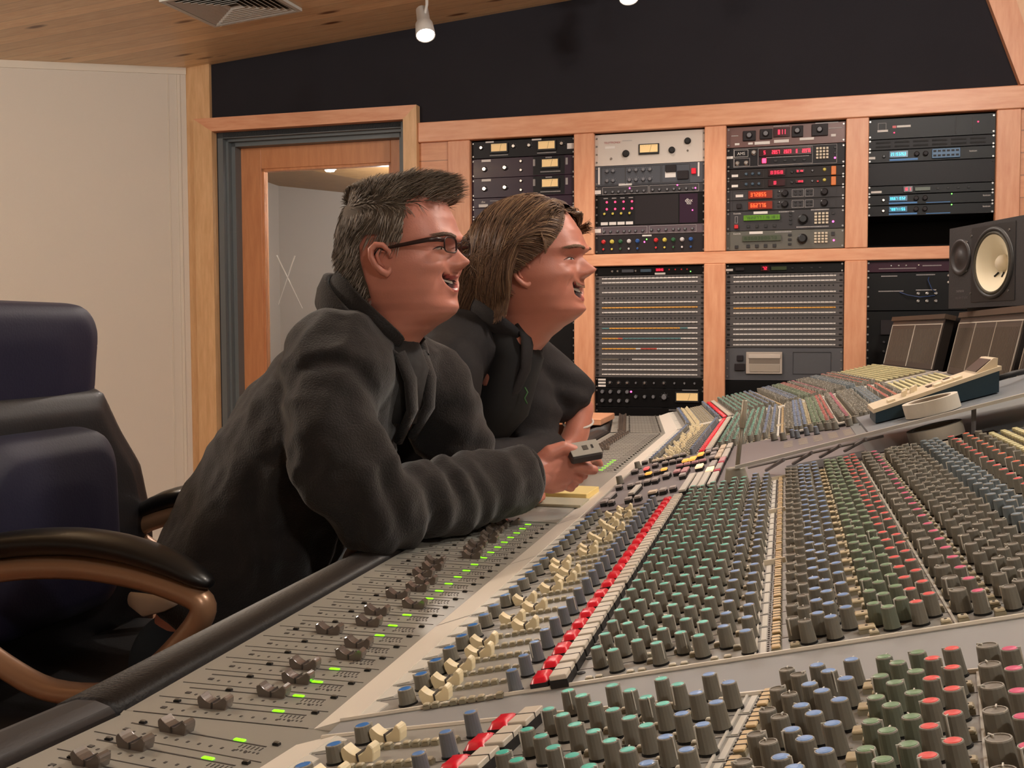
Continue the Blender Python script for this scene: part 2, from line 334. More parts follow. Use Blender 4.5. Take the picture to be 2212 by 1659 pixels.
# ---------------- rack units ----------------
UB = {}
def shared(key, fn):
    if key not in UB: UB[key] = fn()
    return UB[key]
def put(name, me, parent, loc, rot=None): return link(name, me, parent, loc, rot)
KNB = mat('knob_black', (30, 29, 30), .35); KNS = mat('knob_silver', (190, 186, 182), .25, .9); SCR = mat('screw_steel', (150, 148, 145), .35, .8)
TAPEW = mat('label_tape', (222, 216, 210), .7); LEG = mat('legend_ink', (176, 170, 168), .6); LEGD = mat('legend_dark', (60, 56, 54), .6)
LEDR = mat('led_red', (255, 40, 70), .4, emit=2.6); LEDP = mat('led_pink', (255, 70, 150), .4, emit=2.6); LEDG = mat('led_green', (110, 255, 90), .4, emit=1.5)
DRED = mat('display_red_glass', (56, 10, 16), .2); SEGR = mat('segment_red', (255, 30, 60), .4, emit=1.3)
DORG = mat('display_amber', (120, 36, 18), .25, emit=.12); DGRN = mat('display_green', (80, 120, 30), .25, emit=.18); SEGO = mat('segment_orange', (255, 60, 25), .4, emit=2)
DCYN = mat('display_blue_glass', (16, 60, 84), .2, emit=.3); SEGC = mat('segment_cyan', (60, 200, 235), .4, emit=.9); STRB = mat('blue_stripe', (58, 104, 150), .5, emit=.15)
METY = mat('meter_face', (236, 200, 140), .5, emit=.10); SEGG = mat('segment_dark_green', (30, 60, 16), .5)
HOLE = mat('jack_hole', (14, 13, 14), .7)
def knob_mesh(r, h, cap, body=None):
    def f():
        b = MB(); b.smooth = False
        M = Matrix.Rotation(math.pi/2, 4, 'X')   # axis towards -y
        b.m = 0; b.lathe([(r*1.12, 0), (r*1.12, h*.25), (r*.9, h*.35), (r*.82, h)], 14, M, (0, 0)); b.m = 1; b.lathe([(r*.82, h), (r*.7, h*1.06)], 14, M, (0, 1))
        b.m = 1; b.box(-.0006, .0006, -h*1.1, -h, 0, r*.8)
        me = b.mesh('knob'); me.materials.append(body or KNB); me.materials.append(cap); return me
    return shared(('k', r, h, cap.name, (body or KNB).name), f)
def slab(name, x0, x1, z0, z1, m, parent, y0=-.004, y1=0, bev=0):
    b = MB(); b.box(x0, x1, y0, y1, z0, z1, b=bev); return b.build(name, m, parent)
def seg_digits(b, x0, x1, z0, z1, n, y=-.0052):
    wd = (x1-x0)/n
    for i in range(n):
        a = x0+i*wd+wd*.15; c = x0+(i+1)*wd-wd*.15; t = (z1-z0)*.14; zm = (z0+z1)/2
        on = random.choice(['abcdefg', 'abged', 'abgcd', 'bc', 'afgcd', 'abc', 'afgecd'])
        if 'a' in on: b.box(a, c, y, y+.0008, z1-t, z1)
        if 'g' in on: b.box(a, c, y, y+.0008, zm-t/2, zm+t/2)
        if 'd' in on: b.box(a, c, y, y+.0008, z0, z0+t)
        if 'f' in on: b.box(a, a+t, y, y+.0008, zm, z1)
        if 'b' in on: b.box(c-t, c, y, y+.0008, zm, z1)
        if 'e' in on: b.box(a, a+t, y, y+.0008, z0, zm)
        if 'c' in on: b.box(c-t, c, y, y+.0008, z0, zm)
COLX = {1: -1.389, 2: -.8175, 3: -.247, 4: .3235}
CW = .4826
def unit(name, label, cat, col, ztop, zbot, face, els, group=None, ears=True, depth=.32, screws=SCR):
    x0 = COLX[col]; p = WM @ Vector((x0, -.0, 0))
    t = thing(name, label, cat, (p.x, p.y, zbot), WR, group)
    hh = ztop-zbot-.001
    b = MB(); b.box(.0, CW, .003, .008, 0, hh, b=.001); b.box(.02, CW-.02, .008, depth, .002, hh-.002); b.build('chassis', face, t)
    if ears:
        scm = shared(('scr', screws.name), lambda: _scr(screws)); n = max(2, int(round(hh/.0444))+1 if hh > .1 else 2)
        for zz in [hh*.12+(hh*.76)*i/(n-1) for i in range(n)]:
            for xx in (.008, CW-.008): put('screw', scm, t, (xx, .0, zz))
    lab = MB(); 
    for e in els:
        k = e[0]
        X = lambda u: u*CW
        Z = lambda v: v*hh
        if k == 'knob':
            r = e[3]; cap = e[4] if len(e) > 4 else KNS; body = e[5] if len(e) > 5 else KNB
            put('knob', knob_mesh(r, r*1.3, cap, body), t, (X(e[1]), .003, Z(e[2])))
        elif k == 'knobs':
            _, us, vs, r, cap, body = e
            for v in vs:
                for u in us: put('knob', knob_mesh(r, r*1.3, cap, body), t, (X(u), .003, Z(v)))
        elif k == 'panel': slab(e[6] if len(e) > 6 else 'faceplate', X(e[1]), X(e[2]), Z(e[3]), Z(e[4]), e[5], t, .0024, .004)
        elif k == 'frame':
            b = MB(); a0, a1, c0, c1 = X(e[1]), X(e[2]), Z(e[3]), Z(e[4]); q = .0012
            b.box(a0, a1, .0012, .0035, c0, c0+q); b.box(a0, a1, .0012, .0035, c1-q, c1); b.box(a0, a0+q, .0012, .0035, c0, c1); b.box(a1-q, a1, .0012, .0035, c0, c1)
            b.build('outline', e[5], t)
        elif k == 'meter':
            a0, a1, c0, c1 = X(e[1]), X(e[2]), Z(e[3]), Z(e[4])
            b = MB(); b.box(a0-.006, a1+.006, -.006, .004, c0-.008, c1+.004, b=.001); mo = b.build('meter', BLK, t)
            f = MB(); f.box(a0, a1, -.0068, -.005, c0, c1); f.build('meter_face', METY, mo)
            f = MB(); f.tube([((a0+a1)/2+.004, -.0072, c0+.001), ((a0*.35+a1*.65), -.0072, c1-.002)], .0005, 4)
            for i in range(9):
                xx = a0+(a1-a0)*(.12+.76*i/8); f.box(xx-.0003, xx+.0003, -.0074, -.0067, c1-.0065, c1-.003)
            f.build('needle', LEGD, mo)
        elif k == 'disp':
            a0, a1, c0, c1 = X(e[1]), X(e[2]), Z(e[3]), Z(e[4])
            d = slab('display', a0, a1, c0, c1, e[5], t, -.0045, .004)
            f = MB()
            for (d0, d1, n) in e[7]: seg_digits(f, a0+(a1-a0)*d0, a0+(a1-a0)*d1, c0+(c1-c0)*.25, c0+(c1-c0)*.75, n)
            if e[7]: f.build('digits', e[6], d)
        elif k == 'led':
            b = MB(); b.smooth = True; b.lathe([(e[4] if len(e) > 4 else .0028, 0), (.0024, .003), (.001, .004)], 10, Matrix.Translation((X(e[1]), .003, Z(e[2]))) @ Matrix.Rotation(math.pi/2, 4, 'X'))
            b.build('led', e[3], t)
        elif k == 'label': slab('label_strip', X(e[1]), X(e[2]), Z(e[3]), Z(e[4]), e[5] if len(e) > 5 else TAPEW, t, .0012, .0035)
        elif k == 'block': slab(e[6], X(e[1]), X(e[2]), Z(e[3]), Z(e[4]), e[5], t, -.006, .004, .0015)
        elif k == 'keys':
            _, u0, u1, v0, v1, nx, nz, m = e; b = MB()
            for i in range(nx):
                for j in range(nz):
                    a = X(u0)+(X(u1)-X(u0))*(i+.15)/nx; c = Z(v0)+(Z(v1)-Z(v0))*(j+.15)/nz
                    b.box(a, a+(X(u1)-X(u0))*.7/nx, -.004, .004, c, c+(Z(v1)-Z(v0))*.7/nz, b=.0005)
            b.build('keypad', m, t)
        elif k == 'btns':
            _, us, vs, sw, sh, m = e
            for v in vs:
                for u in us: put('button', shared(('b', sw, sh, m.name), lambda: _bt(sw, sh, m)), t, (X(u), .003, Z(v)))
        elif k == 'text':
            vs, fs, wd = textmesh(e[1], 1); sc = e[4]
            b = MB(); b.add([(X(e[2])+x*sc, .0010, Z(e[3])+y*sc) for x, y in vs], fs); b.build('lettering', e[5] if len(e) > 5 else LEG, t)
        elif k == 'marks':     # small printed lettering too fine to read
            _, u0, u1, v, hgt = e[:5]; x = X(u0)
            while x < X(u1):
                wd = random.uniform(.0012, .0032); lab.box(x, min(x+wd, X(u1)), .0015, .0032, Z(v), Z(v)+hgt); x += wd+.0008
        elif k == 'ticks':
            for u in e[1]:
                for v in e[2]:
                    for q in range(7):
                        a = R(-130+q*43); rr = e[3]; xx, zz = X(u)+math.sin(a)*rr, Z(v)+math.cos(a)*rr; lab.box(xx-.0006, xx+.0006, .0015, .0032, zz-.0006, zz+.0006)
        elif k == 'vents':
            b = MB()
            _, u0, u1, v0, v1, nx, nz, m = e
            for i in range(nx):
                for j in range(nz):
                    a = X(u0)+(X(u1)-X(u0))*(i+.1)/nx; c = Z(v0)+(Z(v1)-Z(v0))*(j+.3)/nz
                    b.box(a, a+(X(u1)-X(u0))*.8/nx, .0015, .004, c, c+(Z(v1)-Z(v0))*.4/nz)
            b.build('vent_slots', m, t)
    if lab.v: lab.build('legend', LEG, t)
    return t
def _scr(m):
    b = MB(); b.lathe([(.0042, -.003), (.0038, 0)], 10, Matrix.Rotation(math.pi/2, 4, 'X')); me = b.mesh('screw'); me.materials.append(m); return me
def _bt(sw, sh, m):
    b = MB(); b.box(-sw/2, sw/2, -.004, 0, -sh/2, sh/2, b=.0006); me = b.mesh('button'); me.materials.append(m); return me
def yv(ytop, ybot, zt, zb):    # maps a height measured in a zoomed view to a wall height
    return lambda y: zt+(y-ytop)/(ybot-ytop)*(zb-zt)
F_BLK = mat('panel_black', (27, 25, 28), .45); F_PUR = mat('panel_aubergine', (52, 34, 50), .35, coat=.15); F_WHT = mat('panel_cream', (206, 196, 186), .4)
F_GRY = mat('panel_grey_blue', (80, 82, 88), .45); F_GR2 = mat('panel_mauve_grey', (96, 84, 90), .45); F_DK = mat('panel_charcoal', (40, 35, 37), .5)
F_PK = mat('panel_pinkish', (110, 76, 70), .4); F_BRN = mat('panel_brown', (40, 34, 33), .5); F_OLV = mat('panel_olive_grey', (92, 90, 82), .5); F_MG = mat('panel_mid_grey', (62, 60, 62), .5)
F_PLM = mat('panel_plum', (62, 30, 46), .4); F_BB = mat('panel_deep_black', (13, 12, 13), .4)
KR = mat('knob_red', (200, 40, 44), .4); KY = mat('knob_yellow', (206, 190, 80), .4); KG = mat('knob_green', (44, 96, 60), .4); KW = mat('knob_white', (200, 196, 196), .4); KBL = mat('knob_blue', (40, 84, 150), .4)
KGY = mat('knob_grey', (110, 110, 114), .4); KDB = mat('knob_slate', (64, 84, 100), .4); BTN = mat('button_cream', (214, 200, 176), .5); BTD = mat('button_dark', (34, 32, 34), .5); ORA = mat('switch_orange', (190, 100, 40), .5, emit=.15)
for m_ in (F_BLK, F_PUR, F_GRY, F_GR2, F_DK, F_BRN, F_MG, F_PLM, F_BB): m_.node_tree.nodes['Principled BSDF'].inputs['Specular IOR Level'].default_value = .22
# --- left bay, upper
c = yv(430, 1415, .8725, .350)
f = lambda a, b: (c(a), c(b))
zt, zb = f(430, 575)
unit('limiter_amplifier', 'black twin limiter with two cream meters, topmost in the left rack bay', 'rack unit', 1, zt, zb, F_BLK,
     [('knob', .10, .62, .009), ('meter', .20, .35, .36, .80), ('knob', .415, .62, .009), ('knob', .565, .62, .009), ('meter', .655, .81, .36, .80), ('knob', .875, .62, .009), ('marks', .18, .36, .12, .004), ('marks', .64, .82, .12, .004), ('label', .14, .22, .90, .99), ('label', .59, .68, .90, .99), ('label', .925, .99, .30, .62), ('ticks', (.10, .415, .565, .875), (.62,), .014)])
for (a, bb, lb) in ((578, 742, 'dark aubergine compressor under the twin limiter panel, left rack bay'), (743, 910, 'dark aubergine compressor directly above the four narrow units, left rack bay')):
    zt, zb = f(a, bb)
    unit('compressor', lb, 'rack unit', 1, zt, zb, F_PUR, [('knob', .13, .45, .011), ('knob', .33, .48, .011), ('knob', .485, .78, .007), ('knob', .485, .32, .007), ('panel', .60, .90, .04, .98, F_BLK), ('meter', .69, .84, .42, .80), ('label', .10, .19, .84, .96), ('marks', .67, .86, .16, .004), ('marks', .72, .78, .88, .005), ('ticks', (.13, .33), (.47,), .017), ('marks', .6, .62, .5, .03), ('marks', .91, .93, .5, .03)])
led1 = [LEDR, LEDR, LEDP, LEDR]
for i in range(4):
    zt, zb = f(912+i*84, 912+i*84+84)
    unit('compressor', 'narrow aubergine compressor with white tape strip, %s of four, left rack bay' % ('topmost', 'second from the top', 'third from the top', 'lowest')[i], 'rack unit', 1, zt, zb, F_PUR,
         [('label', .07, .16, .08, .38), ('text', 'dbx', .115, .52, .013, TAPEW), ('knob', .31, .55 if i else .6, .006, KR), ('led', .21+.16*(i == 0), .65, LEDG if i == 0 else led1[i], .003), ('knob', .55, .5, .007), ('knob', .72, .5, .007), ('marks', .18, .28, .66, .003)], 'narrow compressors in the left rack bay')
for i in range(2):
    zt, zb = f(1249+i*83, 1249+i*83+83)
    unit('noise_gate', ('upper' if i == 0 else 'lower')+' of two outlined black gates at the foot of the upper left rack bay', 'rack unit', 1, zt, zb, F_BLK, [('frame', .045, .95, .08, .92, LEG), ('text', 'drawmer' if i == 0 else 'gate', .13, .5, .012, TAPEW), ('label', .07, .16, .12, .34), ('knob', .4, .5, .007), ('knob', .6, .5, .007)])
zt = .291
unit('blank_panel', 'plain black rack panel in the lower left bay behind the long-haired man', 'rack unit', 1, .291, -.33, F_BB, [])
# --- second bay, upper
c = yv(335, 1375, .8725, .350); f = lambda a, b: (c(a), c(b))
zt, zb = f(335, 608)
unit('leveling_amplifier', 'large cream leveling amplifier with a central meter and black knobs, second rack bay', 'rack unit', 2, zt, zb, F_WHT,
     [('panel', .055, .94, .0, 1, F_WHT), ('text', 'TELETRONIX', .16, .70, .0125, mat('ink_red', (170, 90, 90), .6)), ('marks', .25, .34, .76, .003), ('meter', .415, .575, .36, .60), ('knob', .285, .36, .014, KNB), ('knob', .70, .40, .013, KNB), ('knob', .84, .66, .013, KNB), ('knob', .15, .22, .005, KNS, KNS), ('knob', .84, .36, .004, KNS, KNS), ('label', .095, .185, .54, .62), ('ticks', (.285,), (.36,), .022), ('ticks', (.70,), (.40,), .021)])
zt, zb = f(609, 785)
unit('equalizer', 'grey-blue equalizer with white tape note and red lamp under the cream amplifier', 'rack unit', 2, zt, zb, F_GRY,
     [('knobs', (.115, .17), (.74, .26), .0085, KGY, F_GRY), ('knobs', (.32, .38, .445, .505), (.74, .26), .0085, KGY, F_GRY), ('ticks', (.115, .17, .32, .38, .445, .505), (.74, .26), .013), ('frame', .06, .28, .06, .94, LEGD), ('frame', .28, .60, .06, .94, LEGD), ('frame', .61, .86, .06, .94, LEGD), ('block', .645, .74, .56, .90, F_DK, 'switch_bank'), ('block', .75, .85, .18, .60, F_DK, 'switch_bank'), ('label', .64, .735, .30, .60), ('block', .875, .915, .42, .70, mat('lamp_red', (190, 20, 40), .4, emit=.25), 'power_switch'), ('label', .03, .045, .1, .95), ('label', .93, .945, .3, .98), ('label', .22, .34, .0, .1)])
zt, zb = f(786, 866)
unit('noise_gate', 'slim grey unit with three pink lamps directly above the black module rack', 'rack unit', 2, zt, zb, F_MG,
     [('frame', .07, .49, .08, .92, LEG), ('frame', .5, .94, .08, .92, LEG), ('knobs', (.10, .165, .22, .28, .34, .39, .45), (.36,), .006, KGY, KNB), ('knobs', (.53, .59, .66, .72, .77, .83, .89), (.42,), .006, KGY, KNB), ('led', .32, .72, LEDP, .0035), ('led', .75, .85, LEDP, .0032), ('led', .91, .45, LEDP, .0035), ('label', .0, .055, .2, .62)])
zt, zb = f(867, 1132)
unit('module_rack', 'black module rack with eight red lamps and yellow knobs at its left', 'rack unit', 2, zt, zb, F_BB,
     [('panel', .05, .37, .03, .97, F_BLK), ('panel', .37, .76, .03, .97, F_DK), ('panel', .77, .93, .03, .97, F_PUR)]
     + [('led', .11+i*.077, v, LEDR, .0052) for i in range(4) for v in (.79, .56)]
     + [('knob', .09+i*.077, .40, .0065, KY) for i in range(4)] + [('label', .055+i*.077, .120+i*.077, .03, .13) for i in range(4)]
     + [('marks', .08+i*.077, .12+i*.077, .90, .004) for i in range(4)] + [('text', 'dbx', .853, .70, .022, TAPEW), ('text', '900', .853, .62, .014, TAPEW), ('led', .885, .43, LEDP, .003)])
zt, zb = f(1133, 1212)
unit('noise_gate', 'slim mauve-grey unit between the module rack and the coloured knobs', 'rack unit', 2, zt, zb, F_GR2,
     [('frame', .07, .48, .08, .92, LEG), ('frame', .5, .92, .08, .92, LEG), ('knobs', (.085, .145, .21, .27, .32, .375, .44), (.4,), .006, KGY, KNB), ('knobs', (.52, .585, .65, .715, .765, .82, .885), (.45,), .006, KGY, KNB), ('label', .0, .055, .3, .75)])
zt, zb = f(1213, 1375)
cs = [KR, KY, KG, KW, KBL]
unit('equalizer', 'black equalizer with rows of red, yellow, green, white and blue knobs', 'rack unit', 2, zt, zb, F_DK,
     [('knob', .08+i*.078, .66, .0085, cs[i % 5], cs[i % 5]) for i in range(5)] + [('knob', .56+i*.078, .68, .0085, cs[i % 5], cs[i % 5]) for i in range(5)]
     + [('knob', .08+i*.078, .25, .0055, cs[i % 5]) for i in range(5)] + [('knob', .56+i*.078, .27, .0055, cs[i % 5]) for i in range(5)]
     + [('led', .455, .60, LEDP, .0036), ('led', .475, .74, LEDG, .003), ('label', .435, .52, .90, .98)])
# --- second bay, lower: display unit, ten patchbay rows, two black units
c = yv(150, 1235, .291, -.327); f = lambda a, b: (c(a), c(b))
zt, zb = f(150, 212)
unit('delay_processor', 'slim black processor with red digits above the second bay patchbays', 'rack unit', 2, zt, zb, F_BB,
     [('knobs', (.16, .21, .375), (.5,), .0045, KNS, KNS), ('block', .25, .36, .3, .7, F_GRY, 'button_row'), ('block', .42, .52, .3, .7, KDB, 'button_row'), ('disp', .555, .635, .30, .85, DRED, SEGR, [(.05, .95, 3)]), ('label', .55, .645, -.02, .22), ('knobs', (.68, .735, .79, .84), (.58,), .004, KR, KNB), ('led', .87, .3, LEDG, .0026)])
F_PB = mat('patchbay_grey', (78, 74, 74), .5)
PBC = {'w': TAPEW, 'o': mat('strip_orange', (222, 160, 66), .6), 't': mat('strip_teal', (84, 128, 132), .6), 'r': mat('strip_red', (196, 84, 60), .6), 'd': mat('strip_olive', (120, 112, 96), .6)}
def patch(col, zt, zb, label, strips, grp, jack=True):
    x0 = COLX[col]; p = WM @ Vector((x0, 0, 0)); hh = zt-zb-.001
    t = thing('patchbay', label, 'patchbay', (p.x, p.y, zb), WR, grp)
    b = MB(); b.box(0, CW, .003, .008, 0, hh, b=.001); b.box(.03, CW-.03, .008, .2, .002, hh-.002); b.build('chassis', F_PB, t)
    b = MB()
    for zz in (hh*.25, hh*.75):
        for xx in (.012, CW-.012): b.box(xx-.006, xx+.006, .0005, .004, zz-.0035, zz+.0035, b=.001)
    b.build('ear_slots', HOLE, t)
    b = MB()
    for zz in (hh*.30, hh*.80):
        for i in range(24*1):
            xx = .034+(CW-.068)*(i+.5)/24; b.lathe([(.0035, 0), (.003, .0018)], 6, Matrix.Translation((xx, .003, zz)) @ Matrix.Rotation(math.pi/2, 4, 'X'), (0, 1))
    b.build('jack_row', HOLE, t)
    for v, segs in strips:
        for (u0, u1, cc) in segs:
            b = MB(); b.box(.032+(CW-.064)*u0, .032+(CW-.064)*u1, .0005, .0035, hh*v, hh*v+.0052); o = b.build('label_strip', PBC[cc], t)
            n = int((u1-u0)*24); d = MB()
            for i in range(n):
                xx = .032+(CW-.064)*(u0+(u1-u0)*(i+.5)/n); d.box(xx-.0022, xx+.0012, -.0001, .0008, hh*v+.0016, hh*v+.0034)
            if n > 2: d.build('lettering', LEGD if cc != 'w' else LEGD, o)
W1 = [(0, 1, 'w')]
rows6 = [[(.64, W1), (.24, W1)], [(.28, W1)], [(.30, W1)], [(.80, [(0, 1, 'o')]), (.32, W1)], [(.34, W1)], [(.78, [(0, .08, 't'), (.08, .82, 'o'), (.82, .9, 't'), (.9, 1, 'w')]), (.28, W1)],
         [(.78, [(0, .17, 'o'), (.17, .22, 'r'), (.22, .83, 't'), (.83, 1, 'w')]), (.28, W1)], [(.78, [(0, .36, 'o'), (.36, .41, 'w'), (.41, .58, 'r'), (.58, 1, 'w')]), (.26, W1)], [(.74, [(0, .17, 'd'), (.32, 1, 'w')]), (.24, W1)], [(.72, W1), (.24, W1)]]
ordn = ['topmost', 'second', 'third', 'fourth', 'fifth', 'sixth', 'seventh', 'eighth', 'ninth', 'lowest']
z0 = c(214); dz = (c(214)-c(1003))/10
for i, st in enumerate(rows6):
    patch(2, z0-i*dz, z0-(i+1)*dz, 'grey patchbay row beside the long-haired man, %s of ten%s' % (ordn[i], ' from the top' if 0 < i < 9 else ''), st, 'patchbays of the second rack bay')
zt, zb = f(1005, 1085)
unit('microphone_preamp', 'slim black preamp with silver toggles under the second bay patchbays', 'rack unit', 2, zt, zb, F_BB,
     [('knobs', (.14, .22, .30, .46, .635), (.5,), .006, KNS, KNB), ('knobs', (.38, .545, .73, .82, .91), (.5,), .005, KGY, KNB), ('label', .03, .10, .72, .9), ('label', .03, .10, .42, .6), ('label', .03, .10, .1, .3), ('ticks', (.14, .22, .30, .46, .635), (.5,), .009)])
zt, zb = f(1086, 1232)
unit('valve_compressor', 'black compressor with ringed knobs and long cream meter, low in the second rack bay', 'rack unit', 2, zt, zb, F_BB,
     [('knobs', (.07, .145, .225, .30), (.80, .32), .009, KGY, KNB), ('knobs', (.38, .46, .54), (.55,), .008, KGY, KNB), ('knob', .64, .55, .013, KGY), ('ticks', (.64,), (.55,), .019), ('meter', .75, .94, .38, .78), ('led', .335, .82, LEDP, .0042), ('marks', .8, .94, .92, .003)])
unit('power_amplifier', 'black unit with three silver toggles at the very bottom of the second rack bay', 'rack unit', 2, zb-.001, zb-.13, F_BB, [('knobs', (.60, .68, .76), (.72,), .004, KNS, KNS), ('marks', .68, .76, .92, .003)])
# --- third bay, upper
c = yv(215, 1115, .8725, .350); f = lambda a, b: (c(a), c(b))
zt, zb = f(215, 365)
unit('sampler_unit', 'pinkish-brown processor with four boxed knobs, topmost of the third rack bay', 'rack unit', 3, zt, zb, F_PK,
     [('block', .14, .25, .30, .78, F_DK, 'knob_plate'), ('block', .285, .39, .34, .82, F_DK, 'knob_plate'), ('block', .555, .65, .36, .90, F_DK, 'knob_plate'), ('block', .72, .855, .36, .92, F_DK, 'knob_plate'),
      ('disp', .40, .54, .42, .86, DRED, SEGR, [(.25, .75, 3)]), ('label', .07, .11, .12, .22, TAPEW), ('label', .185, .225, .12, .22), ('label', .24, .37, .10, .24), ('label', .405, .53, .14, .28), ('label', .62, .74, .2, .32), ('label', .88, .92, .3, .42), ('label', .75, .94, .94, 1.0, LEG), ('marks', .04, .10, .56, .004), ('marks', .86, .97, .68, .004), ('marks', .40, .53, .92, .004)])
t = bpy.data.objects['sampler_unit']
for (u, v) in ((.195, .54), (.335, .58), (.60, .64), (.785, .64)): put('knob', knob_mesh(.012, .015, KGY), t, (u*CW, -.005, v*(zt-zb)))
zt, zb = f(366, 520)
unit('digital_reverb', 'black digital reverb with red letters and a white keypad, third rack bay', 'rack unit', 3, zt, zb, F_BLK,
     [('frame', .06, .93, .08, .96, LEG), ('frame', .065, .185, .56, .90, TAPEW), ('text', 'AMS', .125, .66, .017, TAPEW), ('knob', .235, .74, .010, KNS, KNS), ('knob', .095, .26, .009, KNS, KNS), ('knob', .17, .27, .009, KNS, KNS), ('frame', .065, .2, .12, .5, LEG), ('frame', .27, .73, .12, .92, LEG),
      ('disp', .28, .72, .54, .88, DRED, SEGR, [(.08, .13, 1), (.24, .40, 4), (.47, .62, 4), (.7, .74, 1), (.82, .98, 5)]), ('block', .305, .34, .22, .44, LEDR, 'red_button'), ('btns', (.42, .5, .58, .66), (.3,), .012, .008, BTD), ('marks', .34, .70, .46, .003), ('keys', .755, .865, .28, .86, 4, 4, BTN), ('led', .915, .32, LEDP, .0042), ('btns', (.915,), (.8, .56), .01, .008, BTD), ('label', .0, .055, .50, .62)])
for i in range(2):
    zt, zb = f(522+i*74, 522+i*74+74)
    unit('pitch_processor', ('upper' if i == 0 else 'lower')+' of two brown processors with slate-blue knobs and orange switch', 'rack unit', 3, zt, zb, F_BRN,
         [('frame', .11, .32, .08, .9, LEGD), ('knobs', (.17, .225, .28), (.5,), .0062, KDB, KDB), ('disp', .36, .50, .2, .84, DRED, SEGR, [(.1, .9, 4)] if i == 0 else [(.3, .5, 1)]), ('knob', .56, .5, .006, F_MG), ('disp', .59, .66, .4, .72, DRED, SEGR, [(.1, .9, 3)]), ('knob', .73, .55, .005, KGY), ('knob', .83 if i == 0 else .83, .62, .0062, KY, KY), ('block', .885, .925, .06, .9, ORA, 'power_switch'), ('label', .045, .10, .25, .5)] + ([('knob', .775, .5, .005, KR)] if i else []),
         'slate-knob processors of the third rack bay')
for i in range(2):
    zt, zb = f(671+i*78, 671+i*78+78)
    unit('multi_effects_processor', ('upper' if i == 0 else 'lower')+' of two charcoal effects units with amber displays and two black dials', 'rack unit', 3, zt, zb, F_MG,
         [('frame', .05, .93, .05, .95, LEGD), ('disp', .19, .395, .12, .84, DORG, SEGO, [(.08, .75, 6)]), ('knob', .50, .5, .014, F_DK), ('knob', .83, .5, .014, F_DK), ('frame', .56, .66, .15, .85, LEG), ('frame', .67, .74, .15, .85, LEG), ('btns', (.59, .63, .69, .72), (.35, .68), .008, .006, BTD), ('btns', (.445,), (.35, .68), .007, .007, BTD), ('label', .08, .145, .3, .55) if i == 0 else ('block', .09, .13, .25, .7, F_DK, 'volume_slider'), ('knob', .455, .72, .003, KNS, KNS)],
         'amber-display effects units of the third rack bay')
zt, zb = f(828, 972)
unit('harmonizer', 'charcoal harmonizer with a lit green display, large black dial and white keypad', 'rack unit', 3, zt, zb, F_MG,
     [('text', 'Eventide', .095, .86, .009, TAPEW), ('label', .235, .355, .84, .97), ('marks', .45, .58, .88, .005), ('marks', .72, .87, .92, .006), ('disp', .15, .46, .52, .78, DGRN, SEGG, [(.05, .95, 12)]), ('btns', (.19, .265, .34, .415), (.22,), .012, .012, BTD), ('btns', (.55,), (.3, .5, .7, .86), .011, .008, BTD), ('knob', .655, .50, .019, KNB), ('keys', .745, .87, .22, .84, 4, 4, BTN), ('marks', .6, .87, .08, .005), ('block', .07, .105, .12, .32, KR, 'red_button'), ('frame', .075, .10, .4, .75, LEG), ('led', .905, .34, LEDP, .0045), ('btns', (.905,), (.75,), .012, .01, BTD)])
zt, zb = f(973, 1113)
unit('harmonizer', 'olive-grey harmonizer with an unlit display and cream keypad, third rack bay', 'rack unit', 3, zt, zb, F_OLV,
     [('text', 'Eventide', .095, .84, .009, TAPEW), ('label', .20, .315, .84, .97), ('marks', .42, .56, .88, .005), ('disp', .14, .47, .46, .76, mat('display_off', (76, 82, 66), .3), SEGG, [(.05, .9, 10)]), ('btns', (.19, .265, .34, .415), (.20,), .014, .014, BTD), ('btns', (.545,), (.26, .5, .74), .014, .009, BTD), ('knob', .65, .52, .019, KNB), ('keys', .745, .865, .26, .86, 4, 4, BTN), ('btns', (.905,), (.74,), .014, .016, BTD), ('led', .912, .40, LEDP, .004), ('btns', (.09,), (.18,), .014, .014, BTD)])
# --- third bay, lower
c = yv(120, 1235, .291, -.335); f = lambda a, b: (c(a), c(b))
zt, zb = f(120, 188)
unit('tone_generator', 'slim black unit with red digits and a dim green window above the right patchbay', 'rack unit', 3, zt, zb, F_BB,
     [('label', .0, .06, .3, .55), ('block', .08, .16, .3, .7, F_DK, 'button_row'), ('disp', .30, .37, .2, .85, DRED, SEGR, [(.2, .8, 2)]), ('disp', .39, .52, .3, .7, mat('display_dim_green', (52, 64, 30), .3), SEGG, []), ('btns', (.57, .65, .73, .8), (.5,), .01, .006, BTD)])
rows7 = [[(.64, W1), (.20, W1)], [(.16, W1)], [(.18, W1)], [(.70, [(0, 1, 'o')]), (.22, W1)], [(.20, W1)], [(.70, W1), (.22, W1)], [(.70, W1), (.22, W1)]]
z0 = c(190); dz = (c(190)-c(752))/7
for i, st in enumerate(rows7):
    patch(3, z0-i*dz, z0-(i+1)*dz, 'grey patchbay row above the disk drive panel, %s of seven%s' % ((ordn[i] if i < 6 else 'lowest'), ' from the top' if 0 < i < 6 else ''), st, 'patchbays of the third rack bay')
zt, zb = f(754, 1000)
unit('disk_drive_panel', 'grey panel with a beige disk drive under the right patchbay', 'rack unit', 3, zt, zb, mat('panel_slate', (80, 80, 84), .5),
     [('block', .10, .155, .60, .78, F_DK, 'switch'), ('block', .08, .17, .30, .52, F_DK, 'switch'), ('block', .18, .49, .20, .88, mat('drive_beige', (176, 164, 152), .5), 'disk_drive'), ('frame', .58, .90, .20, .88, F_DK)])
t = bpy.data.objects['disk_drive_panel']; hh = zt-zb
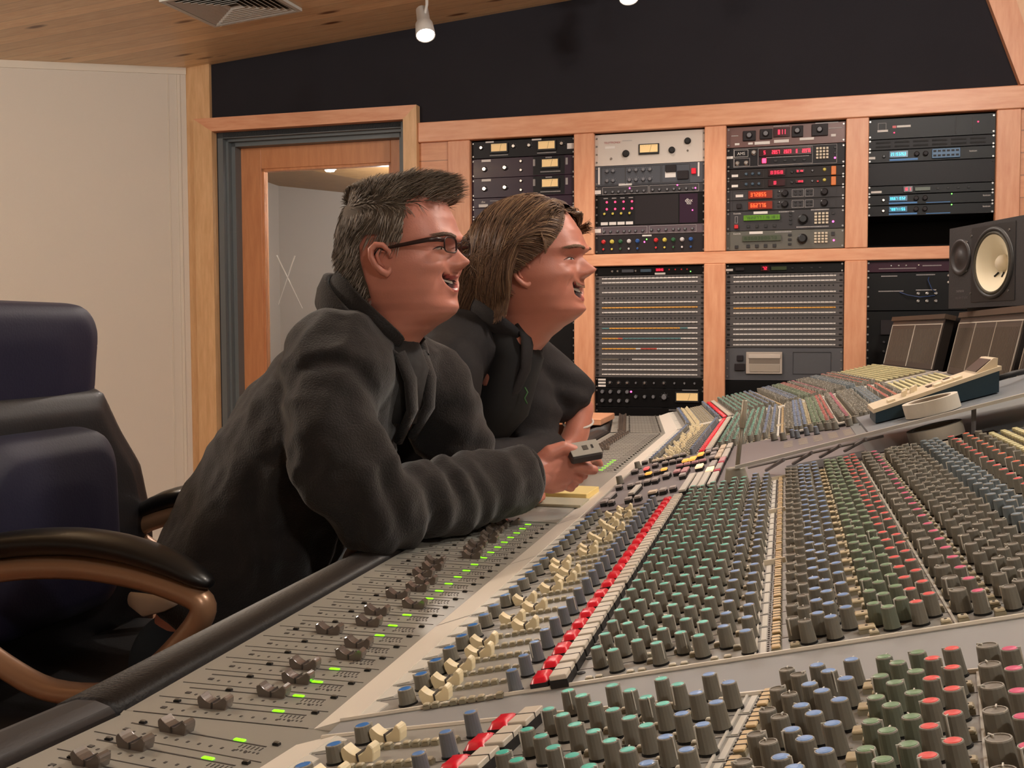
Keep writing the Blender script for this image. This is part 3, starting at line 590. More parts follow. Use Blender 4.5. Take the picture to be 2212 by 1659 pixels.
slab('slot_cover', .20*CW, .475*CW, hh*.68, hh*.80, mat('drive_light', (196, 184, 172), .5), t, -.010, -.005, .001); slab('disk_slot', .205*CW, .47*CW, hh*.52, hh*.66, mat('drive_shade', (120, 108, 96), .6), t, -.0066, -.005)
slab('drive_bezel', .21*CW, .47*CW, hh*.26, hh*.50, mat('drive_mid', (160, 148, 134), .5), t, -.0075, -.005, .001)
unit('blank_panel', 'plain black panel under the disk drive in the third rack bay', 'rack unit', 3, zb-.001, zb-.17, F_BB, [], ears=False)
# --- fourth bay, upper
c = yv(150, 1090, .8725, .350); f = lambda a, b: (c(a), c(b))
zt, zb = f(150, 300)
unit('hard_disk_recorder', 'black unit with red and white name bar, topmost in the right rack bay', 'rack unit', 4, zt, zb, F_BB,
     [('label', .075, .16, .36, .46), ('frame', .08, .145, .45, .80, LEG), ('label', .195, .225, .52, .64, KR), ('label', .23, .34, .54, .64), ('led', .21, .30, LEDR, .0028), ('led', .865, .62, LEDR, .003), ('frame', .69, .70, .1, .9, LEGD), ('frame', .82, .83, .1, .9, LEGD)])
zt, zb = f(302, 378)
unit('vent_panel', 'slotted black ventilation panel in the right rack bay', 'rack unit', 4, zt, zb, F_BLK, [('vents', .05, .94, .1, .9, 6, 2, HOLE)])
def lexi(a, bb, lab, first):
    zt, zb = f(a, bb)
    els = [('disp', .175, .32, .36, .88, DCYN, SEGC, [(.05, .9, 8)]), ('label', .175, .40, .10, .26, STRB), ('knob', .13, .5, .0065, KNB if first else KNS), ('knob', .39, .58, .010, F_DK), ('knob', .46, .58, .010, F_DK), ('led', .67 if not first else .66, .9 if not first else .55, LEDG, .0026), ('text', 'lexicon', .83 if first else .94, .56, .010, TAPEW)]
    if first: els += [('block', .51, .73, .14, .92, mat('blue_panel', (88, 122, 156), .5), 'button_panel'), ('label', .0, .06, .3, .5)]
    else: els += [('label', .47, .66, .10, .17, STRB)]
    t = unit('reverb_processor', lab, 'rack unit', 4, zt, zb, F_BB, els)
    if first:
        b = MB(); hh = zt-zb
        for i in range(6):
            for j in range(2): b.box((.52+i*.035)*CW, (.543+i*.035)*CW, -.008, -.005, hh*(.28+.36*j), hh*(.42+.36*j))
        b.build('button_row', F_BLK, t)
lexi(380, 470, 'black reverb with a blue button panel, high in the right rack bay', True)
zt, zb = f(472, 640)
unit('blank_panel', 'blank black panel in the middle of the right rack bay', 'rack unit', 4, zt, zb, F_BLK, [], screws=F_DK)
zt, zb = f(642, 705)
unit('tone_generator', 'slim black unit with two red digits, middle of the right rack bay', 'rack unit', 4, zt, zb, F_BB, [('label', .03, .115, .2, .45), ('disp', .29, .36, .2, .85, DRED, SEGR, [(.15, .85, 2)]), ('disp', .38, .50, .3, .7, mat('display_dim_green', (52, 64, 30), .3), SEGG, []), ('btns', (.56, .64, .72, .8), (.5,), .01, .006, BTD)])
lexi(708, 784, 'upper of two black reverbs with cyan displays below the red digits, right rack bay', False)
lexi(786, 864, 'lower of two black reverbs with cyan displays above the dark gap, right rack bay', False)
# --- fourth bay, lower
c = lambda y: .291-(y-562)/495.; f = lambda a, b: (c(a), c(b))
zt, zb = f(562, 584)
unit('mastering_equalizer', 'plum-coloured unit with small lit switches above the blue patch leads', 'rack unit', 4, zt, zb, F_PLM, [('knobs', (.2, .26, .32, .42), (.6,), .0035, KNS, KNS), ('marks', .1, .4, .3, .003), ('marks', .45, .6, .5, .004), ('knob', .8, .6, .004, KY)])
zt, zb = f(585, 662)
t = unit('patch_synth', 'black unit with silver jacks and blue patch leads, lower right bay beside the speaker', 'rack unit', 4, zt, zb, F_BB,
     [('knobs', (.42, .49, .56), (.24, .44), .0062, KNS, KNS), ('knobs', (.66, .79), (.90, .72), .0062, KNS, KNS), ('marks', .12, .25, .90, .004), ('marks', .40, .55, .92, .004), ('marks', .10, .3, .5, .004), ('marks', .40, .56, .52, .004)])
b = MB(); hh = zt-zb
b.tube([(.50*CW, -.002, hh*.86), (.49*CW, -.02, hh*.78), (.52*CW, -.02, hh*.55), (.56*CW, -.002, hh*.44)], .0016, 6); b.tube([(.27*CW, -.002, hh*.48), (.33*CW, -.02, hh*.40), (.43*CW, -.018, hh*.34), (.55*CW, -.002, hh*.38)], .0016, 6)
tag(b.build('patch_lead', mat('lead_blue', (44, 70, 120), .4), t), 'blue patch leads')
zt, zb = f(663, 790)
unit('channel_rack', 'black lower unit with faint grey switches at the foot of the right rack bay', 'rack unit', 4, zt, zb, F_BB, [('block', .12, .3, .62, .86, F_DK, 'window'), ('knobs', (.15, .2, .26), (.5, .35), .005, F_MG, KNB), ('frame', .2, .36, .04, .3, F_MG), ('marks', .2, .3, .33, .004)])
# ---------------- mixing console ----------------
AT = math.atan(.235); CA = math.cos(AT)
con = thing('mixing_console', 'long grey mixing console covered in coloured knobs, with both men leaning on it', 'mixing console', (-.1, 1.8, -H))
CI = con.matrix_basis.inverted()
T0 = Matrix.Translation((0, 0, H))
def frame(px, py, ang, lx): return T0 @ Matrix.Translation((px, py, 0)) @ Matrix.Rotation(R(ang), 4, 'Z') @ Matrix.Translation((-lx, 0, 0))
FR = {'S': T0.copy(), 'N': frame(-.285, .752, -8, -.285), 'F': frame(-.385, 3.497, 8.3, -.385)}
TILT = Matrix.Translation((0, 0, -.2412)) @ Matrix.Rotation(-AT, 4, 'Y')
def onp(fr, X, y, n=0): return FR[fr] @ TILT @ Matrix.Translation((X/CA, y, n))
def cpart(name, mb_or_me, mats, M, label=None):
    me = mb_or_me
    if isinstance(me, MB):
        me = me.mesh(name)
        for m in (mats if isinstance(mats, (list, tuple)) else [mats]): me.materials.append(m)
    o = bpy.data.objects.new(name, me); C.objects.link(o); o.parent = con; o.matrix_basis = CI @ M
    if label: o['label'] = label
    return o
PANEL = mat('console_panel', (156, 153, 147), .42, var=.05, vscale=14); PANEL2 = mat('console_fader_panel', (148, 145, 136), .4, var=.04, vscale=12); RAIL = mat('console_rail', (236, 228, 216), .4)
MAUVE = mat('console_center_panel', (112, 104, 106), .45); PAD = mat('armrest_leather', (36, 31, 29), .48, bump=.25, bscale=260); BODY = mat('console_body', (30, 28, 28), .6)
WEDGE = mat('console_wedge', (146, 146, 146), .6); LIP = mat('console_lip', (232, 224, 210), .4); MK = mat('console_ink', (70, 64, 60), .7); MKW = mat('console_ink_white', (212, 208, 198), .6)
KBODY = mat('knob_body', (122, 118, 108), .55); KRIM = mat('knob_rim', (154, 149, 138), .5); KDK = mat('knob_shadow_black', (16, 14, 13), .6)
# channel positions in each section
CH = []
for i in range(24): CH.append(('S', .801+.04*i+.0066*(i//8)))
for i in range(24): CH.append(('S', 2.486+.04*i+.0066*(i//8)))
for i in range(9): CH.append(('N', -.04*(i+1)))
for i in range(18): CH.append(('F', .006+.04*i+.0066*(i//8)))
# panels
XE = .49
def slopebox(b, x0, x1, y0, y1, th, dn=0): b.box(x0/CA, x1/CA, y0, y1, -th, dn)
for fr, y0, y1 in (('S', .801, 3.497), ('N', -.60, 0), ('F', 0, .735)):
    b = MB(); slopebox(b, -.345, XE, y0, y1, .03); cpart('channel_panel', b, PANEL, FR[fr] @ TILT)
    b = MB(); 
    xs = [(-.385, -.3335), (-.345, -.322)]
    b.add([(-.385, y0, -.335), (-.345, y0, -.3205), (-.345, y1, -.3205), (-.385, y1, -.335), (-.385, y0, -.36), (-.345, y0, -.36), (-.345, y1, -.36), (-.385, y1, -.36)], [[0, 1, 2, 3], [7, 6, 5, 4], [0, 4, 5, 1], [1, 5, 6, 2], [2, 6, 7, 3], [3, 7, 4, 0]])
    cpart('front_rail', b, RAIL, FR[fr])
    b = MB(); b.box(-.568, -.385, y0, y1, -.36, -.335); cpart('fader_panel', b, PANEL2, FR[fr])
    b = MB(); b.box(-.577, -.566, y0, y1, -.37, -.345); cpart('front_gap', b, BODY, FR[fr])
    # padded armrest
    b = MB(); b.smooth = True
    prof = [(-.574, -.372), (-.574, -.334), (-.580, -.329), (-.596, -.326), (-.618, -.328), (-.640, -.336), (-.656, -.350), (-.664, -.372), (-.660, -.400), (-.645, -.425), (-.61, -.435)]
    ya, yb = (y0+.0, y1) if fr != 'N' else (-.60, 0)
    n = 2; rs = []
    for yy in (ya+.0015, yb-.0015): rs.append([(x, yy, z) for x, z in prof])
    b.rings([rs[0], rs[1]], (1, 1)); o = cpart('armrest', b, PAD, FR[fr])
    b = MB(); b.box(-.62, XE, y0, y1, -.44, -.372); b.box(-.34, XE, y0, y1, -.62, -.44); cpart('console_body', b, BODY, FR[fr])
# pads of the wedge: console turns at the near joint, a plain triangular plate
def W2(fr, X, y, n=0): return onp(fr, X, y, n).to_translation()
for (fa, ya, fb, yb, nm) in (('N', 0, 'S', .801, 'near'), ('S', 3.497, 'F', 0, 'far')):
    b = MB(); q = [W2(fa, -.33, ya, -.0005), W2(fa, XE, ya, -.0005), W2(fb, XE, yb, -.0005), W2(fb, -.33, yb, -.0005)]
    if nm == 'near': q[0] = W2('N', -.36, 0, -.0005); q[3] = W2('S', -.36, .801, -.0005)
    lo = [p-Vector((0, 0, .03)) for p in q]
    b.add([tuple(p) for p in q+lo], [[0, 1, 2, 3], [7, 6, 5, 4], [0, 4, 5, 1], [1, 5, 6, 2], [2, 6, 7, 3], [3, 7, 4, 0]]); cpart('wedge_plate', b, WEDGE, Matrix.Identity(4))
    b = MB()
    for a, c in ((q[0], q[1]), (q[3], q[2])): b.tube([tuple(a+Vector((0, 0, .001))), tuple(c+Vector((0, 0, .001)))], .0022, 6)
    cpart('wedge_lip', b, LIP, Matrix.Identity(4))
q = [FR['N'] @ Vector((-.57, 0, -.3352)), FR['N'] @ Vector((-.35, 0, -.3352)), FR['S'] @ Vector((-.35, .801, -.3352)), FR['S'] @ Vector((-.57, .801, -.3352))]
b = MB(); lo = [p-Vector((0, 0, .03)) for p in q]; b.add([tuple(p) for p in q+lo], [[0, 1, 2, 3], [7, 6, 5, 4], [0, 4, 5, 1], [1, 5, 6, 2], [2, 6, 7, 3], [3, 7, 4, 0]]); cpart('joint_cover', b, PANEL2, Matrix.Identity(4))
# legs under the console
for (x, y) in ((-.35, .4), (.3, .4), (-.35, 2.1), (.3, 2.1), (-.35, 3.6), (.35, 3.6)):
    b = MB(); b.box(x-.04, x+.04, y-.25, y+.25, -H, -.61); cpart('leg', b, BODY, T0)
# repeated controls: 100 nearest of a kind are parts, the rest one piece
KINDS = {}
def add_kind(kind, M, me): KINDS.setdefault(kind, []).append((M, me))
def kmesh(key, cap, r=.0058, h=.017, body=None, hi=True):
    def f():
        n = 16; b = MB(); b.m = 2; b.lathe([(r*1.15, 0), (r*1.15, .0012)], n, None, (0, 1)); b.smooth = False  # black disc paints the shadow ring at the knob's foot
        b.m = 0; b.lathe([(r*1.06, .0016), (r*1.0, h*.4), (r*.90, h)], n, None, (0, 0)); b.m = 1; b.lathe([(r*.90, h), (r*.86, h+.0007), (r*.76, h+.0007)], n, None, (0, 0))
        b.m = 3; b.lathe([(r*.76, h+.0007), (r*.72, h+.0002), (r*.3, h-.0003)] if cap is None else [(r*.76, h+.0007), (r*.70, h+.0010), (r*.35, h+.0013)], n, None, (0, 1))
        b.m = 4; b.box(-.0004, .0004, r*.5, r*1.06, h*.3, h+.0011)
        me = b.mesh('console_knob')
        for m in (body or KBODY, KRIM, KDK, cap or mat('knob_plain_top', (120, 112, 100), .5), MKW): me.materials.append(m)
        return me
    return shared(('ck', key), f)
AQ = mat('cap_aqua', (84, 200, 182), .35); BL = mat('cap_blue', (104, 146, 206), .35); RD = mat('cap_red', (236, 70, 66), .4); PK = mat('cap_pink', (222, 70, 122), .4); ORG = mat('cap_orange', (240, 96, 50), .4)
GR = mat('cap_green', (108, 146, 104), .35); BB = mat('cap_bright_blue', (60, 124, 200), .35); GRB = mat('knob_body_green', (112, 118, 102), .55); BLB = mat('knob_body_blue', (112, 117, 124), .55); SLB = mat('knob_body_slate', (112, 122, 127), .55); SLC = mat('cap_slate', (108, 128, 144), .4)
K = {'aqua': kmesh('aqua', AQ), 'blue': kmesh('blue', BL), 'bluef': kmesh('bluef', BB, .0074, .013), 'grey': kmesh('grey', None), 'greyb': kmesh('greyb', BL, .0056, .017, BLB), 'green': kmesh('green', GR, .0058, .017, GRB), 'red': kmesh('red', RD),
     'pink': kmesh('pink', PK), 'orange': kmesh('orange', ORG), 'slate': kmesh('slate', SLC, .0056, .017, SLB), 'fat': kmesh('fat', None, .0072, .017)}
KN = {'aqua': 'aqua_capped_knob', 'blue': 'blue_capped_knob', 'bluef': 'bright_blue_knob', 'grey': 'plain_grey_knob', 'greyb': 'slim_blue_grey_knob', 'green': 'green_capped_knob', 'red': 'red_capped_knob', 'pink': 'pink_capped_knob', 'orange': 'orange_capped_knob', 'slate': 'slate_capped_knob', 'fat': 'wide_grey_knob'}
ROWS = [(-.306, .018, 'bluef'), (-.209, .008, 'greyb'), (-.144, .036, 'aqua'), (-.128, .020, 'aqua'), (-.111, .037, 'aqua'), (-.093, .020, 'aqua'), (-.076, .040, 'aqua'), (-.060, .022, 'aqua'), (-.042, .038, 'blue'), (-.024, .014, 'blue'),
        (.011, .030, 'grey'), (.020, .016, 'grey'), (.030, .032, 'blue'), (.039, .016, 'blue'), (.051, .036, 'blue'), (.071, .034, 'green'), (.080, .018, 'green'), (.091, .036, 'green'), (.100, .019, 'red'), (.111, .036, 'red'),
        (.131, .035, 'fat'), (.143, .022, 'pink'), (.1635, .021, 'grey'), (.173, .033, 'grey'), (.182, .020, 'grey'), (.191, .033, 'grey'), (.202, .020, 'grey'), (.218, .033, 'slate'), (.227, .018, 'slate'), (.236, .034, 'slate'), (.257, .018, 'red'), (.279, .020, 'orange'), (.2965, .018, 'grey')]
BCREAM = mat('button_beige', (198, 186, 158), .5); BWHITE = mat('button_pale', (222, 214, 196), .5); BYEL = mat('button_yellowish', (206, 198, 152), .5); BBASE = mat('button_base', (150, 142, 120), .5)
def btn_mesh(key, sx, sy, h, m, base=None, dot=None, groove=0):
    def f():
        b = MB(); b.m = 1; b.box(-sx/2, sx/2, -sy/2, sy/2, 0, h*.6); b.m = 0; b.box(-sx/2+.0003, sx/2-.0003, -sy/2+.0003, sy/2-.0003, h*.6, h, b=.0006)
        if dot: b.m = 2; b.lathe([(.0011, h-.0002), (.0011, h+.0004)], 8, None, (0, 1))
        for g in range(groove): yy = -sy/2+sy*(g+1)/(groove+1); b.m = 2; b.box(-sx/2, sx/2, yy-.0005, yy+.0005, h*.5, h+.0003)
        me = b.mesh('console_button')
        for mm in (m, base or BBASE, MK): me.materials.append(mm)
        return me
    return shared(('cb', key), f)
def saddle(b, hw, hy, lo, hi):
    xs = [hw*(-1+2*i/12) for i in range(13)]
    prof = [(-hw*.93, 0), (-hw*1.05, hi*.45), (-hw*1.06, hi*.75)]+[(x*.98, lo+(hi-lo)*min(abs(x/hw)/.85, 1)**1.9-(max(0, abs(x/hw)-.85)*.010)) for x in xs]+[(hw*1.06, hi*.75), (hw*1.05, hi*.45), (hw*.93, 0)]
    b.rings([[(x*.96, -hy, z*.96) for x, z in prof], [(x, -hy*.86, z) for x, z in prof], [(x, hy*.86, z) for x, z in prof], [(x*.96, hy, z*.96) for x, z in prof]])
def cream_fader():
    b = MB(); saddle(b, .0130, .0056, .0052, .0125)
    b.m = 1; b.box(-.0006, .0006, -.0064, .0064, .001, .0068); me = b.mesh('fader_cap'); me.materials.append(mat('fader_cream', (242, 226, 186), .4)); me.materials.append(MK); return me
def dark_fader():
    b = MB(); saddle(b, .0142, .0064, .0052, .0120)
    b.m = 1; b.box(-.0006, .0006, -.0072, .0072, .001, .0064); b.box(-.010, .010, -.002, .002, -.003, .001)
    me = b.mesh('fader_cap'); me.materials.append(mat('fader_smoke', (104, 92, 84), .22, coat=.6)); me.materials.append(mat('fader_line', (60, 52, 48), .5)); return me
def red_key():
    b = MB(); b.m = 1; b.box(-.0075, .0075, -.014, .014, 0, .006); b.m = 0; b.smooth = True
    nx, ny = 7, 9; g = []
    for j in range(ny+1):
        for i in range(nx+1):
            u, v = i/nx*2-1, j/ny*2-1; z = .0105*(1-.35*max(abs(u), abs(v))**4)+.0006*math.cos(u*9)*math.cos(v*11); 
            if max(abs(u), abs(v)) > .99: z = .0058
            g.append((u*.0074, v*.0138, z))
    b.add(g, [[j*(nx+1)+i, j*(nx+1)+i+1, (j+1)*(nx+1)+i+1, (j+1)*(nx+1)+i] for j in range(ny) for i in range(nx)])
    me = b.mesh('red_key'); me.materials.append(mat('key_red', (224, 24, 48), .3)); me.materials.append(BODY); return me
RK = red_key(); CF = cream_fader(); DF = dark_fader()
WK = btn_mesh('wk', .015, .0345, .0105, mat('key_white', (212, 202, 186), .45), BODY, groove=1); GK = btn_mesh('sel', .0058, .0058, .0046, BCREAM); GKW = btn_mesh('selw', .0050, .0046, .0034, BWHITE)
TB = btn_mesh('tb', .0062, .0046, .0040, BWHITE); BLK4 = btn_mesh('b4', .0075, .033, .0048, mat('block_beige', (214, 186, 140), .5), groove=3); SQ = btn_mesh('sq', .013, .011, .005, mat('square_beige', (208, 192, 158), .5), dot=1)
B8 = btn_mesh('b8', .0075, .0075, .0052, BCREAM, dot=1); YK = btn_mesh('yk', .0085, .014, .010, BYEL)
HOLEM = shared(('hole',), lambda: (lambda b: (b.lathe([(.0036, 0), (.0036, .0006)], 10, None, (0, 1)), b.mesh('jack'))[1])(MB())); HOLEM.materials.append(KDK)
LEDM = shared(('ledm',), lambda: (lambda b: (b.box(-.0055, .0055, -.0022, .0022, 0, .0012, b=.001), b.mesh('led'))[1])(MB())); LEDM.materials.append(mat('fader_led', (120, 250, 20), .4, emit=.8))
DB = btn_mesh('db', .0058, .0042, .0030, mat('button_smoke', (96, 88, 76), .5), BODY)
# cream cap positions (0 near the people, 1 far) and dark fader positions measured along x
cream = [-.280, -.283, -.284, -.277, -.284, -.252, -.276, -.261, -.284, -.262, -.253, -.256, -.277, -.284, -.255, -.262, -.249, -.265, -.243, -.258, -.27, -.25, -.273, -.26]
dark = [-.494, -.457, -.452, -.464, -.432, -.440, -.492, -.461, -.470, -.437, -.474, -.462, -.464, -.482, -.482, -.492, -.450, -.460, -.465, -.458, -.468, -.47, -.472, -.463]
leds = [1, 1, 1, 1, 1, 1, 1, 1, 1, 1, 1, 1, 1, 1, 1, 1, 1, 1, 1, 1, 1, 1, 1, 1]
rnd = random.Random(3)
for ci, (fr, y) in enumerate(CH):
    near = ci < 24; far = 24 <= ci < 48
    for X, dy, k in ROWS:
        M = onp(fr, X, y+dy, .0) @ Matrix.Rotation(R(rnd.uniform(-150, 150)), 4, 'Z'); add_kind(KN[k], M, K[k])
    cx = cream[ci] if near else (rnd.choice([-.283, -.283, -.279, -.27, -.262]) if fr != 'F' else -.283)
    if fr == 'N': cx = -.285
    add_kind('cream_fader_cap', onp(fr, cx, y+.018), CF)
    for j in range(9):
        X = -.282+j*.0078
        if abs(X-cx) < .012 or j == 8: pass
        add_kind('small_beige_button', onp(fr, X, y-.002 if j != 3 else y-.002), GKW if j in (2, 7) else GK)
    add_kind('red_key', onp(fr, -.187, y+.013), RK); add_kind('white_key', onp(fr, -.1705, y+.015), WK)
    add_kind('jack_socket', onp(fr, -.1595, y+.030, .0), HOLEM)
    for X in (-.148, -.140, -.115, -.106, -.082, -.073, -.050, -.040): add_kind('small_pale_button', onp(fr, X, y+.005), TB)
    for X in (-.102, -.068, -.034): add_kind('small_pale_button', onp(fr, X, y+.028), TB)
    add_kind('beige_button_block', onp(fr, -.004, y+.020), BLK4); add_kind('square_beige_button', onp(fr, .0625, y+.022), SQ)
    for X, dy in ((.116, .006), (.128, .010), (.153, .012), (.153, .032), (.0665, .006), (.010, .006)): add_kind('beige_button', onp(fr, X, y+dy), B8)
    add_kind('jack_socket', onp(fr, .210, y+.012, 0), HOLEM)
    for dy in (.008, .028): add_kind('beige_button', onp(fr, .246, y+dy), B8)
    for jx in range(9):
        for dy in (.010, .030): add_kind('yellowish_button', onp(fr, .3165+jx*.0168, y+dy), YK)
    # faders
    dx = dark[ci] if near else None
    if fr == 'N': dx = (-.498, -.505, -.513, -.51, -.51, -.51, -.51, -.51, -.51)[8-(ci-48)] if False else (-.496, -.504, -.512, -.505, -.5, -.5, -.5, -.5, -.5)[min(8, ci-48)]
    if far: dx = rnd.choice([-.515, -.51, -.50, -.49, -.515]) if ci < 36 else -.515
    if fr == 'F': dx = -.53
    add_kind('dark_fader_cap', FR[fr] @ Matrix.Translation((dx, y+.027, -.335)), DF)
    if near or fr == 'N' or ci < 30: add_kind('green_fader_lamp', FR[fr] @ Matrix.Translation((-.4335, y+.030, -.335)), LEDM)
    add_kind('small_smoke_button', FR[fr] @ Matrix.Translation((-.3995, y+.0335, -.335)), DB); add_kind('small_smoke_button', FR[fr] @ Matrix.Translation((-.504, y-.012+.04, -.335)) if abs(dx+.504) > .02 else FR[fr] @ Matrix.Translation((-.535, y+.03, -.335)), DB)
camloc = Vector((0, 0, H)); cinv = cam.matrix_world.inverted()
def rank(M):
    p = M.to_translation(); c = cinv @ p; z = -c.z
    if z <= .05: return 99+abs(z)
    u = c.x/z; v = c.y/z
    inside = abs(u) < .50 and abs(v) < .375
    return z if inside else z+50
for kind, lst in KINDS.items():
    lst.sort(key=lambda t: rank(t[0]))
    for M, me in lst[:100]:
        o = bpy.data.objects.new(kind, me); C.objects.link(o); o.parent = con; o.matrix_basis = CI @ M
    rest = lst[100:]
    if rest:
        vs = []; fs = []; mi = []; sm = []; mats = []
        cache = {}
        for M, me in rest:
            if me.name not in cache:
                off = []
                for m in me.materials:
                    if m not in mats: mats.append(m)
                    off.append(mats.index(m))
                cache[me.name] = ([v.co.copy() for v in me.vertices], [list(p.vertices) for p in me.polygons], [off[p.material_index] for p in me.polygons], [p.use_smooth for p in me.polygons])
            V, Fc, Mi, Sm = cache[me.name]; o0 = len(vs); M2 = CI @ M
            vs.extend([M2 @ v for v in V]); fs.extend([[i+o0 for i in f_] for f_ in Fc]); mi.extend(Mi); sm.extend(Sm)
        me = bpy.data.meshes.new(kind+'_rows'); me.from_pydata(vs, [], fs); me.polygons.foreach_set('material_index', mi); me.polygons.foreach_set('use_smooth', sm); me.update()
        for m in mats: me.materials.append(m)
        o = bpy.data.objects.new(kind+'_rows', me); C.objects.link(o); o.parent = con; o['kind'] = 'stuff'
# printed lines: fader slots, scales, channel seams
b = MB(); bw = MB()
for nm, fr_list in (('S', [c for c in CH if c[0] == 'S']), ('N', [c for c in CH if c[0] == 'N']), ('F', [c for c in CH if c[0] == 'F'])):
    b = MB(); d = MB(); w_ = MB()
    for fr, y in fr_list:
        d.box(-.545, -.405, y+.0262, y+.0278, -.3352, -.3346)
        d.box(-.560, -.39, y-.0007+.04*0, y+.0003, -.3352, -.3346)
        for q in range(11):
            d.box(-.53+q*.0115, -.5285+q*.0115+.0006, y+.010, y+.013, -.3352, -.3346)
        for q in range(6): d.box(-.426+q*.004, -.4252+q*.004, y+.018, y+.024, -.3352, -.3346); d.box(-.424+q*.004, -.4226+q*.004, y+.012, y+.0145, -.3352, -.3346)
        d.box(-.541, -.536, y+.012, y+.016, -.3352, -.3343)
    cpart('scale_marks', d, MK, FR[nm])
    d = MB(); s = MB()
    for fr, y in fr_list:
        for X0 in (-.148, -.118, -.085, -.05, .023, .045, .077, .104, .137, .168, .196, .222, .25, .27):
            for q in range(4): xx = X0+q*.0035; s.box(xx/CA, (xx+.0016)/CA, y+.0015+.003*(q % 2), y+.0045, 0, .0004)
        s.box(-.0165/CA, -.0125/CA, y+.003, y+.037, 0, .0005); 
        for q in range(6): d.box(-.0115/CA, -.0098/CA, y+.004+q*.006, y+.0062+q*.006, 0, .0004)
        d.box(-.34/CA, .48/CA, y-.0003, y+.0003, 0, .0003)
        # shaped light edge of the rail: one notch per channel
        s.add([(-.346/CA, y+.002, -.001), (-.330/CA, y+.006, -.001), (-.327/CA, y+.026, -.001), (-.346/CA, y+.040, -.001), (-.346/CA, y+.002, .0012), (-.330/CA, y+.006, .0012), (-.327/CA, y+.026, .0012), (-.346/CA, y+.040, .0012)], [[4, 5, 6, 7], [0, 4, 7, 3], [0, 1, 5, 4], [1, 2, 6, 5], [2, 3, 7, 6]])
        s.box(.2695/CA, .2705/CA, y, y+.04, 0, .0004)
    ys = [y for _, y in fr_list]
    for a0, a1 in (((min(ys), max(ys)+.04),) if nm != 'S' else ((.801, 1.78), (2.486, 3.49))):
        s.box(.1215/CA, .1235/CA, a0, a1, 0, .0012); s.box(-.0205/CA, -.0190/CA, a0, a1, 0, .0012)
        d.box(.310/CA, .3105/CA, a0, a1, 0, .0004)
    cpart('channel_legend', d, MK, FR[nm] @ TILT); cpart('pale_markings', s, MKW, FR[nm] @ TILT)
# bucket joint strips (bright spots across the panel every eight channels)
for yj in (1.124, 1.4505, 1.781, 2.489, 2.812):
    b = MB(); b.box(-.046/CA, -.034/CA, yj-.0025, yj+.0025, 0, .003); b.box(-.019/CA, .003/CA, yj-.0015, yj+.0015, 0, .0052); b.box(.064/CA, .078/CA, yj-.0015, yj+.0015, 0, .005); b.box(.118/CA, .126/CA, yj-.0015, yj+.0015, 0, .003)
    cpart('joint_strip', b, mat('strip_bright', (232, 222, 200), .3), FR['S'] @ TILT)
b = MB()
for yj in (1.124, 1.4505, 1.784, 2.4835, 2.812, 3.14): b.add([(-.385, yj-.0008, -.3347), (-.345, yj-.0008, -.3202), (-.345, yj+.0008, -.3202), (-.385, yj+.0008, -.3347)], [[0, 1, 2, 3]])
cpart('rail_joints', b, MK, FR['S'])
# centre section
b = MB(); slopebox(b, -.335, .47, 1.787, 2.482, -.0, .0028); b2 = MB(); b2.box(-.335/CA, .14/CA, 1.787, 2.482, .0002, .003); cpart('centre_panel', b2, MAUVE, FR['S'] @ TILT)
b = MB(); b.box(.14/CA, .49/CA, 1.787, 2.482, .0002, .004); cpart('centre_panel', b, mat('centre_plate', (122, 126, 128), .4), FR['S'] @ TILT)
b = MB(); b.box(-.56, -.387, 1.787, 2.17, -.335, -.333); cpart('centre_fader_cover', b, PANEL2, FR['S'])
CB = {}
def ckey(X, y, sx, sy, m, h=.010):
    me = btn_mesh(('c', sx, sy, m.name), sx, sy, h, m, BODY); add = onp('S', X, y, .003)
    o = bpy.data.objects.new('centre_key', me); C.objects.link(o); o.parent = con; o.matrix_basis = CI @ add
CG = mat('key_grey', (176, 166, 162), .45); CW2 = mat('key_offwhite', (206, 200, 190), .4); CY = mat('key_lit_amber', (255, 176, 80), .4, emit=.35); CRD = mat('key_lit_red', (255, 90, 90), .4, emit=.4); CPK = mat('key_pinkish', (206, 150, 156), .4); CCR = mat('key_cream', (230, 208, 184), .4); CR2 = mat('key_band_red', (200, 50, 80), .4); CHOT = mat('key_lit_white', (255, 214, 170), .4, emit=.35)
